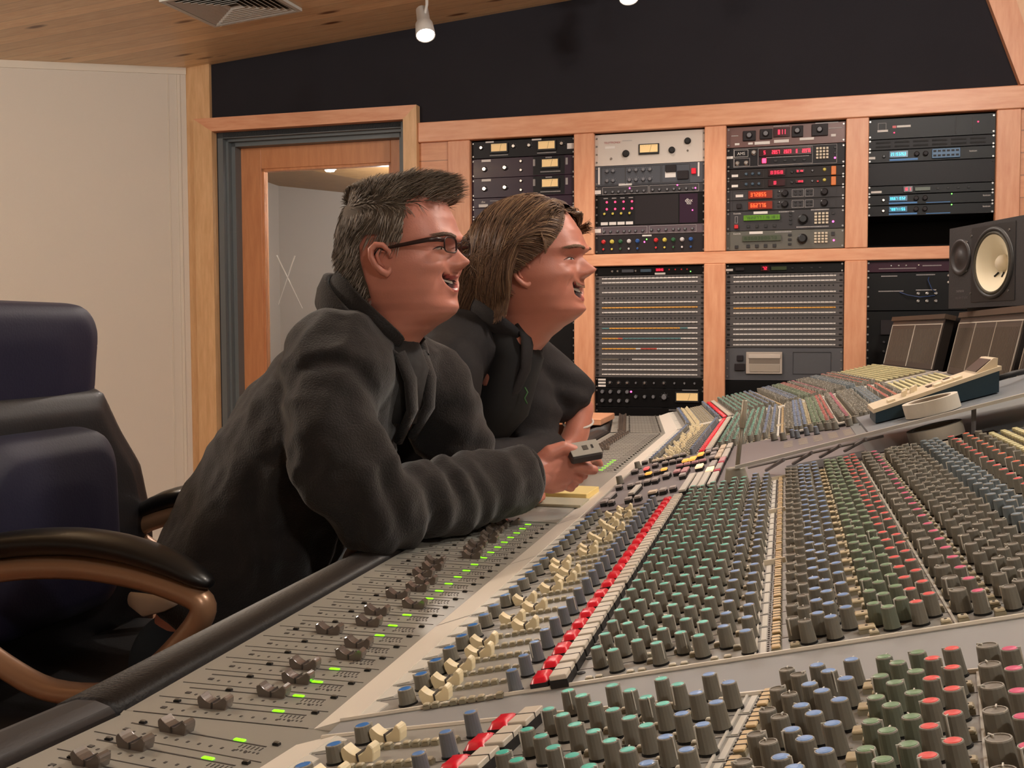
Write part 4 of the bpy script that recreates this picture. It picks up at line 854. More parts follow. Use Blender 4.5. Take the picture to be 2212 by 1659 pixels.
for X, y, sx, sy, m in [(-.316, 2.058, .012, .02, CG), (-.312, 1.86, .012, .03, CG), (-.312, 1.925, .012, .08, CG), (-.296, 1.84, .010, .02, CG), (-.268, 1.945, .012, .11, CW2), (-.264, 1.83, .012, .022, CG), (-.247, 1.83, .012, .022, CG), (-.290, 2.04, .012, .022, CG), (-.275, 2.045, .012, .022, CG), (-.259, 2.05, .012, .03, CG), (-.243, 2.055, .012, .04, CG),
        (-.287, 2.180, .013, .022, CG), (-.273, 2.187, .013, .024, CY), (-.258, 2.20, .013, .022, CG), (-.243, 2.207, .013, .024, CY), (-.292, 2.30, .011, .03, CRD), (-.280, 2.355, .012, .03, CG), (-.291, 2.445, .013, .022, CCR), (-.275, 2.447, .013, .022, CCR), (-.259, 2.452, .013, .022, CCR), (-.244, 2.460, .013, .022, CG), (-.228, 2.464, .013, .022, CG),
        (-.257, 2.35, .013, .022, CG), (-.241, 2.352, .013, .022, CG), (-.225, 2.354, .013, .022, CG), (-.207, 2.30, .013, .04, CY), (-.192, 2.31, .015, .06, CY), (-.179, 2.372, .013, .05, CY), (-.164, 2.40, .013, .03, CG), (-.212, 2.222, .014, .022, CPK), (-.196, 2.222, .014, .022, CPK), (-.180, 2.222, .014, .022, CPK), (-.164, 2.228, .014, .022, CPK),
        (-.226, 2.10, .013, .05, CG), (-.207, 2.118, .013, .04, CPK), (-.190, 2.11, .013, .07, CPK), (-.188, 2.035, .013, .03, CG), (-.163, 2.127, .015, .05, CHOT), (-.206, 1.86, .012, .03, CG), (-.189, 1.863, .012, .022, CG), (-.224, 1.857, .016, .026, CCR),
        (-.166, 1.90, .0125, .22, CW2), (-.150, 1.90, .0125, .20, CW2), (-.1355, 1.89, .0125, .18, CW2), (-.1355, 2.03, .015, .06, CHOT), (-.119, 1.88, .0125, .16, CW2), (-.119, 1.985, .0125, .022, CR2), (-.119, 2.05, .0125, .09, CG), (-.119, 2.11, .0125, .014, CR2), (-.119, 2.16, .0125, .07, CPK), (-.135, 2.12, .0125, .09, CG),
        (-.148, 2.33, .0125, .05, CG), (-.146, 2.26, .0125, .04, CG), (-.133, 2.26, .0125, .08, CCR), (-.133, 2.34, .0125, .06, CCR), (-.118, 2.28, .0125, .16, CW2), (-.133, 2.43, .0125, .08, CCR), (-.118, 2.43, .0125, .09, CW2), (-.32, 2.31, .014, .024, CG), (-.32, 2.48, .012, .02, CG), (-.166, 2.45, .013, .03, CG), (-.15, 2.42, .013, .03, CG),
        (.045, 2.44, .020, .014, CW2), (.125, 2.42, .016, .014, CW2), (.17, 2.43, .014, .014, CW2), (.185, 2.43, .012, .014, CW2), (.21, 2.44, .014, .014, CW2)]: ckey(X, y, sx, sy, m)
for i, (X, y) in enumerate(((.02, 2.40), (.03, 2.36), (.05, 2.38), (.07, 2.36), (.08, 2.42), (.095, 2.40), (.11, 2.38), (.14, 2.39), (.155, 2.42), (.165, 2.36), (-.02, 2.42), (.0, 2.38), (.06, 2.44), (.10, 2.44), (-.33, 2.16), (-.325, 2.40))):
    o = bpy.data.objects.new('centre_knob', K['greyb' if i < 4 else 'fat']); C.objects.link(o); o.parent = con; o.matrix_basis = CI @ onp('S', X, y, .003)
b = MB()
for i in range(5):
    for j in range(5): b.box((.0+.03*i)/CA, (.018+.03*i)/CA, 2.22+.025*j, 2.228+.025*j, .003, .0036)
cpart('pale_markings', b, mat('ink_beige', (170, 158, 140), .6), FR['S'] @ TILT)
b = MB(); b.box(.005/CA, .135/CA, 1.79, 1.90, .0031, .0045); cpart('recess_shade', b, KDK, FR['S'] @ TILT)  # thin dark strip paints the shade in the gap under the rail
b = MB(); b.box(.145/CA, .275/CA, 1.7845, 1.7885, .0, .0075); cpart('end_lip', b, LIP, FR['S'] @ TILT)
b = MB(); b.box(.14/CA, .33/CA, 1.790, 1.832, .0031, .0046); cpart('recess_shade', b, mat('maroon_shade', (44, 26, 26), .6), FR['S'] @ TILT)  # maroon strip paints the shadow below the shelf edge
# aluminium rail and plate of the centre shelf
AL = mat('aluminium', (200, 196, 190), .3, .25)
sh = thing('equipment_shelf', 'thin shelf with aluminium edge over the console centre, under the tape roll', 'shelf', (.16, 1.8, -.16))
SI = sh.matrix_basis.inverted() @ T0
def rz_(x): return -.223+.287*(x+.071)
b = MB()
b.add([(-.08, 1.797, rz_(-.08)-.0055), (.50, 1.797, rz_(.50)-.0055), (.50, 1.806, rz_(.50)-.0055), (-.08, 1.806, rz_(-.08)-.0055), (-.08, 1.797, rz_(-.08)), (.50, 1.797, rz_(.50)), (.50, 1.806, rz_(.50)), (-.08, 1.806, rz_(-.08))], [[0, 3, 2, 1], [4, 5, 6, 7], [0, 1, 5, 4], [1, 2, 6, 5], [2, 3, 7, 6], [3, 0, 4, 7]])
o = b.build('front_rail', AL, sh); o.matrix_basis = SI
def skew(x0, x1, y0, y1, t0, t1):
    return [(x0, y0, rz_(x0)+t0), (x1, y0, rz_(x1)+t0), (x1, y1, rz_(x1)+t0), (x0, y1, rz_(x0)+t0), (x0, y0, rz_(x0)+t1), (x1, y0, rz_(x1)+t1), (x1, y1, rz_(x1)+t1), (x0, y1, rz_(x0)+t1)]
BXF = [[0, 3, 2, 1], [4, 5, 6, 7], [0, 1, 5, 4], [1, 2, 6, 5], [2, 3, 7, 6], [3, 0, 4, 7]]
b = MB(); b.add(skew(.135, .50, 1.806, 2.12, -.006, -.001), BXF); o = b.build('plate', mat('shelf_plate', (112, 118, 124), .45), sh); o.matrix_basis = SI
b = MB()
for xx in (.0, .045, .09, .13): b.tube([(xx, 1.80, rz_(xx)-.010), (xx-.03, 1.86, rz_(xx-.03)-.028)], .003, 6)
for xx in (.30, .42): b.tube([(xx, 1.84, rz_(xx)-.004), (xx, 1.84, -.2412+.235*xx)], .004, 6)
b.tube([(-.06, 1.83, rz_(-.06)-.012), (.16, 1.83, rz_(.16)-.016)], .0025, 6)
o = b.build('supports', mat('support_steel', (136, 130, 130), .4), sh); o.matrix_basis = SI
# meter bridge
MF = mat('meter_frame', (46, 42, 40), .4); MP = mat('meter_panel', (74, 66, 60), .45); ML = mat('meter_line', (196, 188, 176), .5)
def meter_panel(fr, y0, y1, nb, parent_label=None):
    zb_, zt_ = -.128, .046; x0, x1 = .482, .520
    L = y1-y0; ln = math.hypot(x1-x0, zt_-zb_)
    # panel coordinates: u along y (towards far), v up the slope
    ex = Vector((x1-x0, 0, zt_-zb_)).normalized(); n = Vector((-ex.z, 0, ex.x))
    M = FR[fr] @ Matrix(((0, ex.x, n.x, x0), (1, 0, 0, y0), (0, ex.z, n.z, zb_), (0, 0, 0, 1)))
    # note: columns are u, v, normal (normal points to the operator)
    b = MB(); b.box(0, L, 0, ln, -.03, -.001); o = cpart('meter_bridge', b, MF, M)
    b = MB(); b.box(.006, L-.006, .004, ln-.012, -.001, .001); o2 = MB and link('meter_window', b.mesh('meter_window'), o); o2.data.materials.append(MP)
    d = MB()
    for i in range(nb+1): u = .012+(L-.024)*i/nb; d.box(u-.002, u+.002, .006, ln-.022, .001, .003)
    d.box(.006, L-.006, ln-.022, ln-.019, .001, .002)
    q = link('meter_dividers', d.mesh('meter_dividers'), o); q.data.materials.append(ML)
    d = MB(); nl = int((L-.03)/.0165)
    for i in range(nl):
        u = .02+i*.0165; 
        d.box(u, u+.0014, .022, ln*.80, .001, .0016); d.box(u+.004, u+.0052, .022, ln*.80, .001, .0016)
    q = link('meter_bars', d.mesh('meter_bars'), o); q.data.materials.append(mat('meter_bar', (112, 102, 90), .5))
    b = MB(); b.box(-.01, L+.01, ln-.004, ln+.012, -.03, .006); q = link('top_trim', b.mesh('top_trim'), o); q.data.materials.append(mat('trim_brown', (72, 60, 50), .4))
meter_panel('S', 2.53, 3.44, 3); meter_panel('F', .03, .70, 2); meter_panel('S', 1.62, 2.47, 3)
b = MB(); b.box(.565, .80, 1.5, 3.5, -.6, .050); cpart('rear_housing', b, BODY, FR['S']); b = MB(); b.box(.565, .80, .0, .73, -.6, .050); cpart('rear_housing', b, BODY, FR['F'])
# ---------------- things on the console ----------------
# gooseneck talkback microphone
t = thing('talkback_microphone', 'slim silver-grey microphone standing on a round base in the console centre', 'microphone', (-.078, 1.82, -.2560), 0)
MG = mat('mic_metal', (150, 142, 128), .35, .4)
b = MB(); b.smooth = True; b.lathe([(.021, 0), (.0205, .004), (.0165, .022), (.0165, .025), (.004, .0255)], 28, Matrix.Rotation(-R(6), 4, 'Y')); b.build('base', mat('mic_base', (158, 152, 138), .4), t)
b = MB(); b.smooth = True; b.tube([(0, 0, .02), (.004, 0, .06), (.0085, 0, .098)], .0038, 12); b.build('stem', MG, t)
b = MB(); b.smooth = True; b.tube([(.0083, 0, .094), (.0105, 0, .118), (.0108, 0, .1195), (.0128, 0, .139), (.0131, 0, .141)], [.0052, .0055, .0050, .0050, .0042], 14); b.build('capsule', mat('mic_capsule', (186, 176, 158), .35, .3), t)
# roll of tape, and an added reflection-like one below it
def roll(label, x, y, z, r0, r1, h, m):
    t = thing('tape_roll', label, 'tape', (x, y, z), rot=(0, -math.atan(.287), 0), group=None)
    b = MB(); b.smooth = False
    n = 72; rs = []
    for (r, zz) in ((r1, 0), (r1, h), (r0, h), (r0, 0)): rs.append([(r*math.cos(2*math.pi*i/n), r*math.sin(2*math.pi*i/n), zz) for i in range(n)])
    b.rings([rs[0], rs[1], rs[2], rs[3], rs[0]], (0, 0)); b.build('tape', m, t)
    b = MB(); rs = []
    for (r, zz) in ((r0, .001), (r0, h-.001), (r0-.003, h-.001), (r0-.003, .001)): rs.append([(r*math.cos(2*math.pi*i/n), r*math.sin(2*math.pi*i/n), zz) for i in range(n)])
    b.rings([rs[0], rs[1], rs[2], rs[3], rs[0]], (0, 0)); b.build('core', mat('card_core', (150, 132, 112), .8), t)
    return t
TP = mat('tape_paper', (204, 196, 182), .6)
roll('off-white roll of tape lying on the shelf behind the aluminium rail, below the teal controller', .240, 1.854, rz_(.240)+.0002, .034, .0445, .0235, TP)
roll('added lower roll like a reflection of the upper one, beneath the aluminium rail', .246, 1.850, -.2412+.235*.246+.008, .034, .0445, .020, TP)  # added roll, repeats the upper one below the rail like its reflection
# remote controller (wedge with cream top and dark teal sides)
t = thing('tape_machine_remote', 'wedge-shaped remote controller with cream top and dark teal sides', 'remote controller', (.30, 2.03, rz_(.30)))
TI = t.matrix_basis.inverted() @ T0
TEAL = mat('teal_side', (20, 52, 66), .4); CRM = mat('remote_cream', (216, 200, 172), .45)
RX0, RX1, RY0, RY1 = .149, .352, 1.90, 2.035
def rt(x): return -.150+(x-.158)*.375  # top surface height
def hexa(x0, x1, y0, y1, fb, ft): return [(x0, y0, fb(x0)), (x1, y0, fb(x1)), (x1, y1, fb(x1)), (x0, y1, fb(x0)), (x0, y0, ft(x0)), (x1, y0, ft(x1)), (x1, y1, ft(x1)), (x0, y1, ft(x0))]
b = MB(); b.add(hexa(RX0+.004, RX1-.003, RY0+.003, RY1-.003, lambda x: rz_(x)+.001, lambda x: rt(x)+.013), BXF); o = b.build('body', TEAL, t); o.matrix_basis = TI
b = MB(); b.add(hexa(RX0, RX1, RY0, RY1, lambda x: rt(x)+.013, lambda x: rt(x)+.020), BXF); o = b.build('top_panel', CRM, t); o.matrix_basis = TI
def top(name, x0, x1, y0, y1, h, m):
    b = MB(); b.add(hexa(x0, x1, y0, y1, lambda x: rt(x)+.019, lambda x: rt(x)+.020+h), BXF); o = b.build(name, m, t); o.matrix_basis = TI
for i, (a, c) in enumerate(((.175, .186), (.250, .262), (.265, .280), (.282, .294))): top('button', a, c, 1.92+.0*i, 1.955, .004, mat('remote_button', (232, 218, 190), .45))
for (a, c, d) in ((.205, .211, 1.97), (.216, .222, 1.96), (.20, .206, 1.94), (.222, .228, 1.975)): top('button', a, c, d, d+.02, .010, mat('remote_button', (232, 218, 190), .45))
top('window', .243, .262, 1.955, 1.99, .001, mat('remote_window', (60, 48, 40), .3)); top('window', .275, .285, 1.99, 2.015, .001, mat('remote_window', (60, 48, 40), .3))
b = MB(); b.add([(.312, RY0+.01, rt(.312)+.020), (.347, RY0+.01, rt(.347)+.020), (.347, RY1-.01, rt(.347)+.020), (.312, RY1-.01, rt(.312)+.020), (.341, RY0+.01, rt(.341)+.037), (.348, RY0+.01, rt(.347)+.035), (.348, RY1-.01, rt(.347)+.035), (.341, RY1-.01, rt(.341)+.037)], BXF)
o = b.build('display_hood', CRM, t); o.matrix_basis = TI
b = MB(); b.add([(.315, RY0+.016, rt(.315)+.0225), (.338, RY0+.016, rt(.338)+.0347), (.338, RY1-.016, rt(.338)+.0347), (.315, RY1-.016, rt(.315)+.0225), (.314, RY0+.016, rt(.315)+.0235), (.337, RY0+.016, rt(.338)+.0357), (.337, RY1-.016, rt(.338)+.0357), (.314, RY1-.016, rt(.315)+.0235)], BXF)
o = b.build('display', mat('remote_window', (60, 48, 40), .3), t); o.matrix_basis = TI
tag(t)
b = MB(); b.smooth = True; b.tube([(.36, 2.0, rz_(.36)+.015), (.39, 2.0, rz_(.38)+.02), (.42, 2.04, rz_(.42)+.012), (.47, 2.12, rz_(.46)+.02)], .005, 8); o = b.build('cable', BODY, t); o.matrix_basis = TI
# notepad and the clear cover under it
t = thing('sticky_note_pad', 'pad of pale yellow paper notes lying on the faders under the hand', 'notepad', (-.43, 2.10, -.3329)); 
b = MB(); b.box(-.052, .052, -.055, .055, .0, .012, b=.0008); b.build('pages', mat('note_yellow', (238, 214, 140), .7), t, rot=(0, 0, R(-3)))
t = thing('clear_plate', 'clear plate before the yellow note pad, painted in its pale reflected tint', 'paper', (-.432, 1.985, -.3329)); 
b = MB(); b.box(-.05, .058, -.04, .045, .0, .006, b=.001); b.build('pages', mat('plate_reflection_tint', (176, 172, 148), .4), t)  # opaque tint stands in for the yellowish reflection in a clear plate
# ---------------- loudspeaker ----------------
n_ = Vector((-.93, -.366, 0)).normalized(); tx = Vector((-n_.y, n_.x, 0))   # tx: along the face towards the right edge
if tx.x < 0: tx = -tx
P0 = Vector((.462, 3.285, .068)); SW, SHt, SD = .40, .232, .21
t = thing('studio_monitor', 'black studio loudspeaker with a large white cone standing on the meter bridge', 'loudspeaker', tuple(P0+tx*SW/2-n_*SD/2))
SM = Matrix(((tx.x, -n_.x, 0, 0), (tx.y, -n_.y, 0, 0), (0, 0, 1, 0), (0, 0, 0, 1)))   # local x along the face, y into the box, z up
t.matrix_basis = Matrix.Translation(t.location) @ SM
SPB = mat('speaker_black', (40, 37, 38), .6, bump=.3, bscale=300)
b = MB(); b.box(-SW/2, SW/2, -SD/2+.045, SD/2, 0, SHt, b=.003); q0, q1, r0_, r1_ = -SW/2+.222-.1, -SW/2+.222+.1, .118-.1, .118+.1
b.box(-SW/2, q0, -SD/2, -SD/2+.046, 0, SHt); b.box(q1, SW/2, -SD/2, -SD/2+.046, 0, SHt); b.box(q0, q1, -SD/2, -SD/2+.046, 0, r0_); b.box(q0, q1, -SD/2, -SD/2+.046, r1_, SHt); b.build('cabinet', SPB, t)
FX = Matrix.Rotation(math.pi/2, 4, 'X')
def face(u, v, d=0): return Matrix.Translation((-SW/2+u, -SD/2-d, v)) @ FX
wu, wv = .222, .118
b = MB(); b.smooth = True; b.lathe([(.098, 0), (.098, .003), (.094, .006), (.088, .006), (.085, .002)], 48, face(wu, wv), (0, 0)); b.build('woofer_ring', mat('ring_black', (36, 34, 32), .5), t)
b = MB(); b.smooth = True; b.lathe([(.086, .003), (.082, .007), (.077, .003)], 48, face(wu, wv), (0, 0)); b.build('surround', mat('surround_rubber', (60, 54, 38), .6), t)
b = MB(); b.smooth = True; b.lathe([(.077, .003), (.06, -.006), (.04, -.020), (.024, -.032)], 48, face(wu, wv), (0, 0)); o = b.build('cone', mat('cone_paper', (224, 214, 186), .7), t)
b = MB(); b.smooth = True; b.lathe([(.024, -.032), (.022, -.022), (.015, -.015), (.006, -.012)], 32, face(wu, wv), (0, 1)); b.build('dust_cap', mat('cap_paper', (216, 204, 180), .6), t)
b = MB()
for a in (-48, -100): b.smooth = True; q = face(wu, wv) @ Matrix.Rotation(R(a-20), 4, 'Z'); b.tube([q @ Vector((.028, 0, -.026)), q @ Vector((.041, 0, -.017))], .0022, 8)
b.build('lead_tab', KDK, t)
b = MB(); n = 48; M = face(wu, wv)
def sqp(a, h): c, s = math.cos(a), math.sin(a); k = h/max(abs(c), abs(s)); return (c*k, s*k)
b.rings([[(.086*math.cos(2*math.pi*i/n), .086*math.sin(2*math.pi*i/n), .0015) for i in range(n)], [sqp(2*math.pi*i/n, .1035)+(.0015,) for i in range(n)], [sqp(2*math.pi*i/n, .1035)+(-.0005,) for i in range(n)]][::-1], (0, 0), M); b.build('woofer_plate', mat('plate_black', (30, 29, 30), .45), t)
b = MB(); b.smooth = True; b.lathe([(.052, 0), (.052, .004), (.046, .006), (.040, .003), (.034, .0), (.018, .006), (.004, .009)], 36, face(.062, .145), (0, 1)); b.build('tweeter', mat('tweeter_black', (44, 41, 42), .4), t)
for (u, v) in ((.118, .2), (.118, .04), (.297, .2), (.297, .04), (.03, .105), (.095, .185), (.03, .185), (.095, .105)):
    b = MB(); b.lathe([(.004, 0), (.0035, .002)], 10, face(u, v, .001), (0, 1)); b.build('screw', mat('screw_dark', (90, 86, 82), .4, .5), t)
vs, fs, wd = textmesh('YAMAHA', 1); b = MB(); b.add([(x*.010, y*.010, .0008) for x, y in vs], fs, face(.062, .045)); b.build('logo', mat('logo_silver', (120, 116, 116), .4), t)
vs, fs, wd = textmesh('NS-10M STUDIO', 1); b = MB(); b.add([(x*.009, y*.009, .0008) for x, y in vs], fs, face(.072, .026)); b.build('lettering', mat('logo_grey', (86, 82, 82), .5), t)
b = MB(); b.box(-.16, .16, -.07, .09, -.008, 0); b.build('foot_pad', BODY, t)
# small side table shelf with a cup behind the long-haired man
t = thing('side_shelf', 'small wooden shelf edge behind the elbow of the long-haired man', 'shelf', (-.78, 3.75, -.30))
b = MB(); b.box(-.16, .16, -.15, .15, -.022, 0, b=.002); b.build('board', WOODR, t)
b = MB(); b.box(-.15, -.12, -.14, .14, -H+.30, -.022); b.box(-.04, -.01, -.14, .14, -H+.30, -.022); b.build('legs', WOODR, t)
t = thing('cup', 'white cup rim beside the elbow of the long-haired man', 'cup', (-.76, 3.66, -.2995)); b = MB(); b.smooth = True; b.lathe([(.02, 0), (.032, .004), (.036, .045), (.033, .045), (.028, .006)], 24, None, (1, 1)); b.build('body', mat('cup_white', (220, 214, 206), .3), t)
# ---------------- people ----------------
def ev(o):
    dg = bpy.context.evaluated_depsgraph_get(); me = bpy.data.meshes.new_from_object(o.evaluated_get(dg)); return me
def fuse(name, mb, voxel, smooth=4, disp=(), sm=True):
    """joins overlapping volumes into one continuous surface"""
    me = mb.mesh('tmp'); o = bpy.data.objects.new('tmp', me); C.objects.link(o)
    m = o.modifiers.new('r', 'REMESH'); m.mode = 'VOXEL'; m.voxel_size = voxel; m.use_smooth_shade = True
    m = o.modifiers.new('s', 'SMOOTH'); m.iterations = smooth; m.factor = .6
    out = ev(o); bpy.data.objects.remove(o); out.name = name
    n = len(out.vertices); co = [0.0]*(3*n); no = [0.0]*(3*n); out.vertices.foreach_get('co', co); out.vertices.foreach_get('normal', no)
    for amp, fn in disp:
        for i in range(n):
            p = Vector(co[3*i:3*i+3]); d = amp*fn(p)
            for k in range(3): co[3*i+k] += no[3*i+k]*d
    out.vertices.foreach_set('co', co); out.update()
    for p in out.polygons: p.use_smooth = True
    return out
def interp(tab, u):
    if u >= tab[0][0]: return tab[0][1]
    for (a, x), (b_, y) in zip(tab, tab[1:]):
        if u >= b_: t = (a-u)/(a-b_); t = t*t*(3-2*t)*.35+t*.65; return x+(y-x)*t
    return tab[-1][1]
def G(x, s): return math.exp(-(x/s)**2)
class Head:
    def __init__(s, F, W, B, smile=.5, scale=1.0, open_=.006, nose=1.0, mo=0.0):
        s.mo = mo; s.F, s.W, s.B, s.smile, s.k, s.open, s.nose = F, W, B, smile, scale, open_, nose
    def pt(s, u, phi, off=0, feat=True):
        """u height, phi 0 = front, +-180 = back; returns forward, left, up"""
        f1, w_, b1 = interp(s.F, u), interp(s.W, u), interp(s.B, u)
        c = (f1+b1)/2; c = b1+(f1-b1)*.46; co, si = math.cos(phi), math.sin(phi)
        a = (f1-c) if co > 0 else (c-b1)
        f = c+(a+off)*math.copysign(abs(co)**(.82 if co > 0 else .95), co); l = (w_+off)*math.copysign(abs(si)**.86, si)
        if feat and co > 0:
            al = abs(l)
            f += s.nose*(.030*G(l, .0085+.0045*max(0, min(1, (.02-u)/.03)))*(max(0, min(1, (.026-u)/.030))**1.15 if u > -.004 else max(0, 1-((-.004-u)/.0165)**2)))
            f += .009*s.nose*G(al-.0135, .0055)*G(u+.0125, .008); f += .0015*s.nose*G(l, .011)*G(u+.007, .007)
            f -= .012*G(al-.031, .017)*G(u-.018, .011); f += .0075*G(al-.031, .0125)*G(u-.0155, .0075); f -= .0022*G(al-.034, .014)*G(u-.0065, .0018); f += .006*G(al-.030, .020)*G(u-.036, .008); f += .003*G(l, .03)*G(u-.034, .008)
            f += .0075*s.smile*G(al-.044, .015)*G(u+.012, .013); l += math.copysign(.004*s.smile*G(al-.055, .02)*G(u+.015, .018), l)
            f -= .005*s.smile*G(al-.034-.25*(-.02-u), .0045)*G(u+.034, .016)
            mu = s.mo-.0475+.010*s.smile*(al/.028)**2
            f += .0055*G(l, .022)*G(u-mu-.0075-s.open/2, .0045); f += .0065*G(l, .019)*G(u-mu+.0075+s.open/2, .005)
            f -= .020*(1 if al < .026 else max(0, 1-(al-.026)/.006)**2)*G(u-mu, .0020+s.open*.5)
            f += .005*G(l, .016)*G(u+.080, .010); f -= .003*G(l, .02)*G(u+.066, .005)
        return f, l, u
    def add(s, b, M, du=.0022, nphi=150, u0=.1265, u1=-.215):
        n = int((u0-u1)/du); rs = []
        k = s.k
        for i in range(n+1):
            u = u0-(u0-u1)*i/n; r = []
            for j in range(nphi):
                # denser towards the face
                t = j/nphi*2-1; phi = math.pi*(t*.62+.38*t*abs(t)*abs(t)) if True else 0
                f, l, uu = s.pt(u, phi); r.append((f*k, l*k, uu*k))
            rs.append(r)
        for it in range(2):
            rs = [rs[0]]+[[tuple((rs[i][j][q]*2+rs[i-1][j][q]*.5+rs[i+1][j][q]*.5+rs[i][j-1][q]*.5+rs[i][(j+1) % nphi][q]*.5)/4 for q in range(3)) for j in range(nphi)] for i in range(1, n)]+[rs[n]]
        o = len(b.f); b.smooth = True; b.rings(rs, (1, 1), M)
        # colour the lips and the inside of the mouth by position
        for q in range(o, len(b.f)):
            c = [0, 0, 0]; 
            idx = b.f[q]
            if len(idx) != 4: continue
            i0 = (idx[0]-b_off(b, o, rs)); row = i0//nphi; col = i0 % nphi
            u = u0-(u0-u1)*(row+.5)/n; t = (col+.5)/nphi*2-1; phi = math.pi*(t*.62+.38*t*abs(t)*abs(t)); f, l, _ = s.pt(u, phi)
            if math.cos(phi) > 0:
                al = abs(l); mu = s.mo-.0475+.010*s.smile*(al/.028)**2
                if al < .0275 and abs(u-mu) < .0022+s.open*.55: b.mi[q] = 2
                elif al < .026 and abs(u-mu) < (.0095+s.open*.5)*(1-.55*(al/.027)**2): b.mi[q] = 1
HB = {}
def b_off(b, o, rs): return HB.setdefault((id(b), o), b.f[o][0])
def ear(b, M, k, side):
    """ear: rim, bowl and lobe; side -1 = right ear"""
    b.smooth = True
    def P(f, u, l): return M @ Vector(((f*.92+.008)*k, side*(l-.002)*k, (u*.84-.004)*k))
    rim = [(.012, .006, .078), (.010, .022, .083), (.000, .033, .087), (-.013, .034, .091), (-.022, .024, .094), (-.022, .008, .094), (-.015, -.010, .090), (-.005, -.023, .084), (.004, -.028, .080), (.010, -.022, .077), (.010, -.010, .076)]
    b.tube([P(*p) for p in rim], [.0036, .0042, .0048, .0052, .0052, .0050, .0050, .0060, .0068, .0054, .003], 12)
    inner = [(.004, .018, .080), (-.008, .023, .084), (-.013, .012, .087), (-.010, -.004, .085), (-.002, -.013, .080)]
    b.tube([P(*p) for p in inner], [.002, .003, .0032, .0032, .002], 8)
    rs = []
    for q in range(5):
        rr = 1-q*.22; rs.append([tuple(P(-.005+(.018)*rr*math.cos(a), .003+.028*rr*math.sin(a), .080-.003*q+(-.004*math.cos(a)*rr))) for a in [2*math.pi*i/16 for i in range(16)]])
    if side > 0: rs = [list(reversed(r)) for r in rs]
    b.rings(rs, (0, 1))
def strands(name, paths, parent, mats, w=.0011, pick=None):
    vs = []; fs = []; mi = []
    for q, (pts, ww) in enumerate(paths):
        n = len(pts); o = len(vs)
        for k in range(n):
            d = (pts[min(k+1, n-1)]-pts[max(k-1, 0)]).normalized(); a = d.cross(Vector((.3, .5, .81))).normalized(); c = d.cross(a)
            r = ww*(1-.75*(k/(n-1))**2)*(.7 if k == 0 else 1)
            vs += [pts[k]+a*r, pts[k]-a*r*.5+c*r*.87, pts[k]-a*r*.5-c*r*.87]
        for k in range(n-1):
            for i in range(3): fs.append((o+k*3+i, o+k*3+(i+1) % 3, o+k*3+3+(i+1) % 3, o+k*3+3+i)); mi.append(q % len(mats) if pick is None else pick(q))
    me = bpy.data.meshes.new(name); me.from_pydata(vs, [], fs); me.polygons.foreach_set('material_index', mi); me.polygons.foreach_set('use_smooth', [True]*len(fs)); me.update()
    for m in mats: me.materials.append(m)
    return link(name, me, parent)
def skin_mat(name, col):
    m = mat(name, col, .42, spec=.45, bump=.12, bscale=400, var=.07, vscale=28); b = m.node_tree.nodes['Principled BSDF']
    b.inputs['Subsurface Weight'].default_value = .12; b.inputs['Subsurface Radius'].default_value = (.6, .2, .1); b.inputs['Subsurface Scale'].default_value = .01
    return m
LIPS = mat('lip_skin', (158, 74, 70), .35); MOUTH = mat('mouth_inside', (60, 18, 18), .6); TEETH = mat('teeth', (224, 214, 200), .25); EYEW = mat('eye_white', (215, 205, 198), .2); IRIS = mat('iris', (60, 50, 42), .2)
def surf(hd, u, l, off=0.0):
    """point on the face at height u and sideways l"""
    lo, hi = 0.0, math.pi*.55; al = abs(l)
    for _ in range(24):
        m_ = (lo+hi)/2
        if hd.pt(u, m_)[1] < al: lo = m_
        else: hi = m_
    f, l_, uu = hd.pt(u, lo); return Vector(((f+off*.8)*hd.k, (math.copysign(l_+off*.6, l))*hd.k, uu*hd.k))
def face_extras(root, M, hd, eye_open, brow_mat, brows_on=True):
    k = hd.k; LASH = mat('lash_dark', (46, 28, 24), .6)
    for s_ in (-1, 1):
        # narrow laughing eyes: a sliver of white under a dark lash line
        b = MB(); b.smooth = True
        pts = [surf(hd, .0150+.0042*math.sin(math.pi*t)-.0016*t, s_*(.0185+.027*t), .0000) for t in [i/8 for i in range(9)]]
        b.tube([M @ q for q in pts], [.0004, .0009, .0012, .0013, .0013, .0012, .0010, .0008, .0004], 6); b.build('eyelash', LASH, root)
        b = MB(); b.smooth = True
        pts = [surf(hd, .0132+.0040*math.sin(math.pi*t)-.0012*t, s_*(.021+.020*t), -.0010) for t in [i/6 for i in range(7)]]
        b.tube([M @ q for q in pts], [.0006, .0016, .0021, .0022, .0020, .0014, .0005], 8); b.build('eye', EYEW, root)
        b = MB(); b.smooth = True; q = surf(hd, .0160, s_*.030, -.0004); b.ball(tuple(M @ q), .0021*k, 10, 8); b.build('iris', IRIS, root)
        paths = []
        for q in range(150):
            t = random.random(); l = .012+.034*t; u = .034+.0055*math.sin(t*2.5)-.003*t+random.uniform(-.0022, .0022)
            a = surf(hd, u, s_*l, .0005); a2 = surf(hd, u+.0016, s_*(l+.005), .0022); a3 = surf(hd, u+.0006, s_*(l+.010), .0014)
            paths.append(([M @ a, M @ a2, M @ a3], .0006))
        strands('eyebrow', paths, root, brow_mat)
    b = MB(); b.smooth = True; mu = hd.mo-.0475
    rs = []
    for (dz, df) in ((.0055+hd.open*.4, .0), (.001+hd.open*.05, .0015)):
        rs.append([((hd.mf-.0075+df-(i/14*2-1)**2*.012)*k, (i/14*2-1)*.0215*k, (mu+dz+.006*hd.smile*(i/14*2-1)**2)*k) for i in range(15)])
    b.rings(rs, (0, 0), None, False); b.v = [M @ v for v in b.v]; b.build('teeth', TEETH, root)
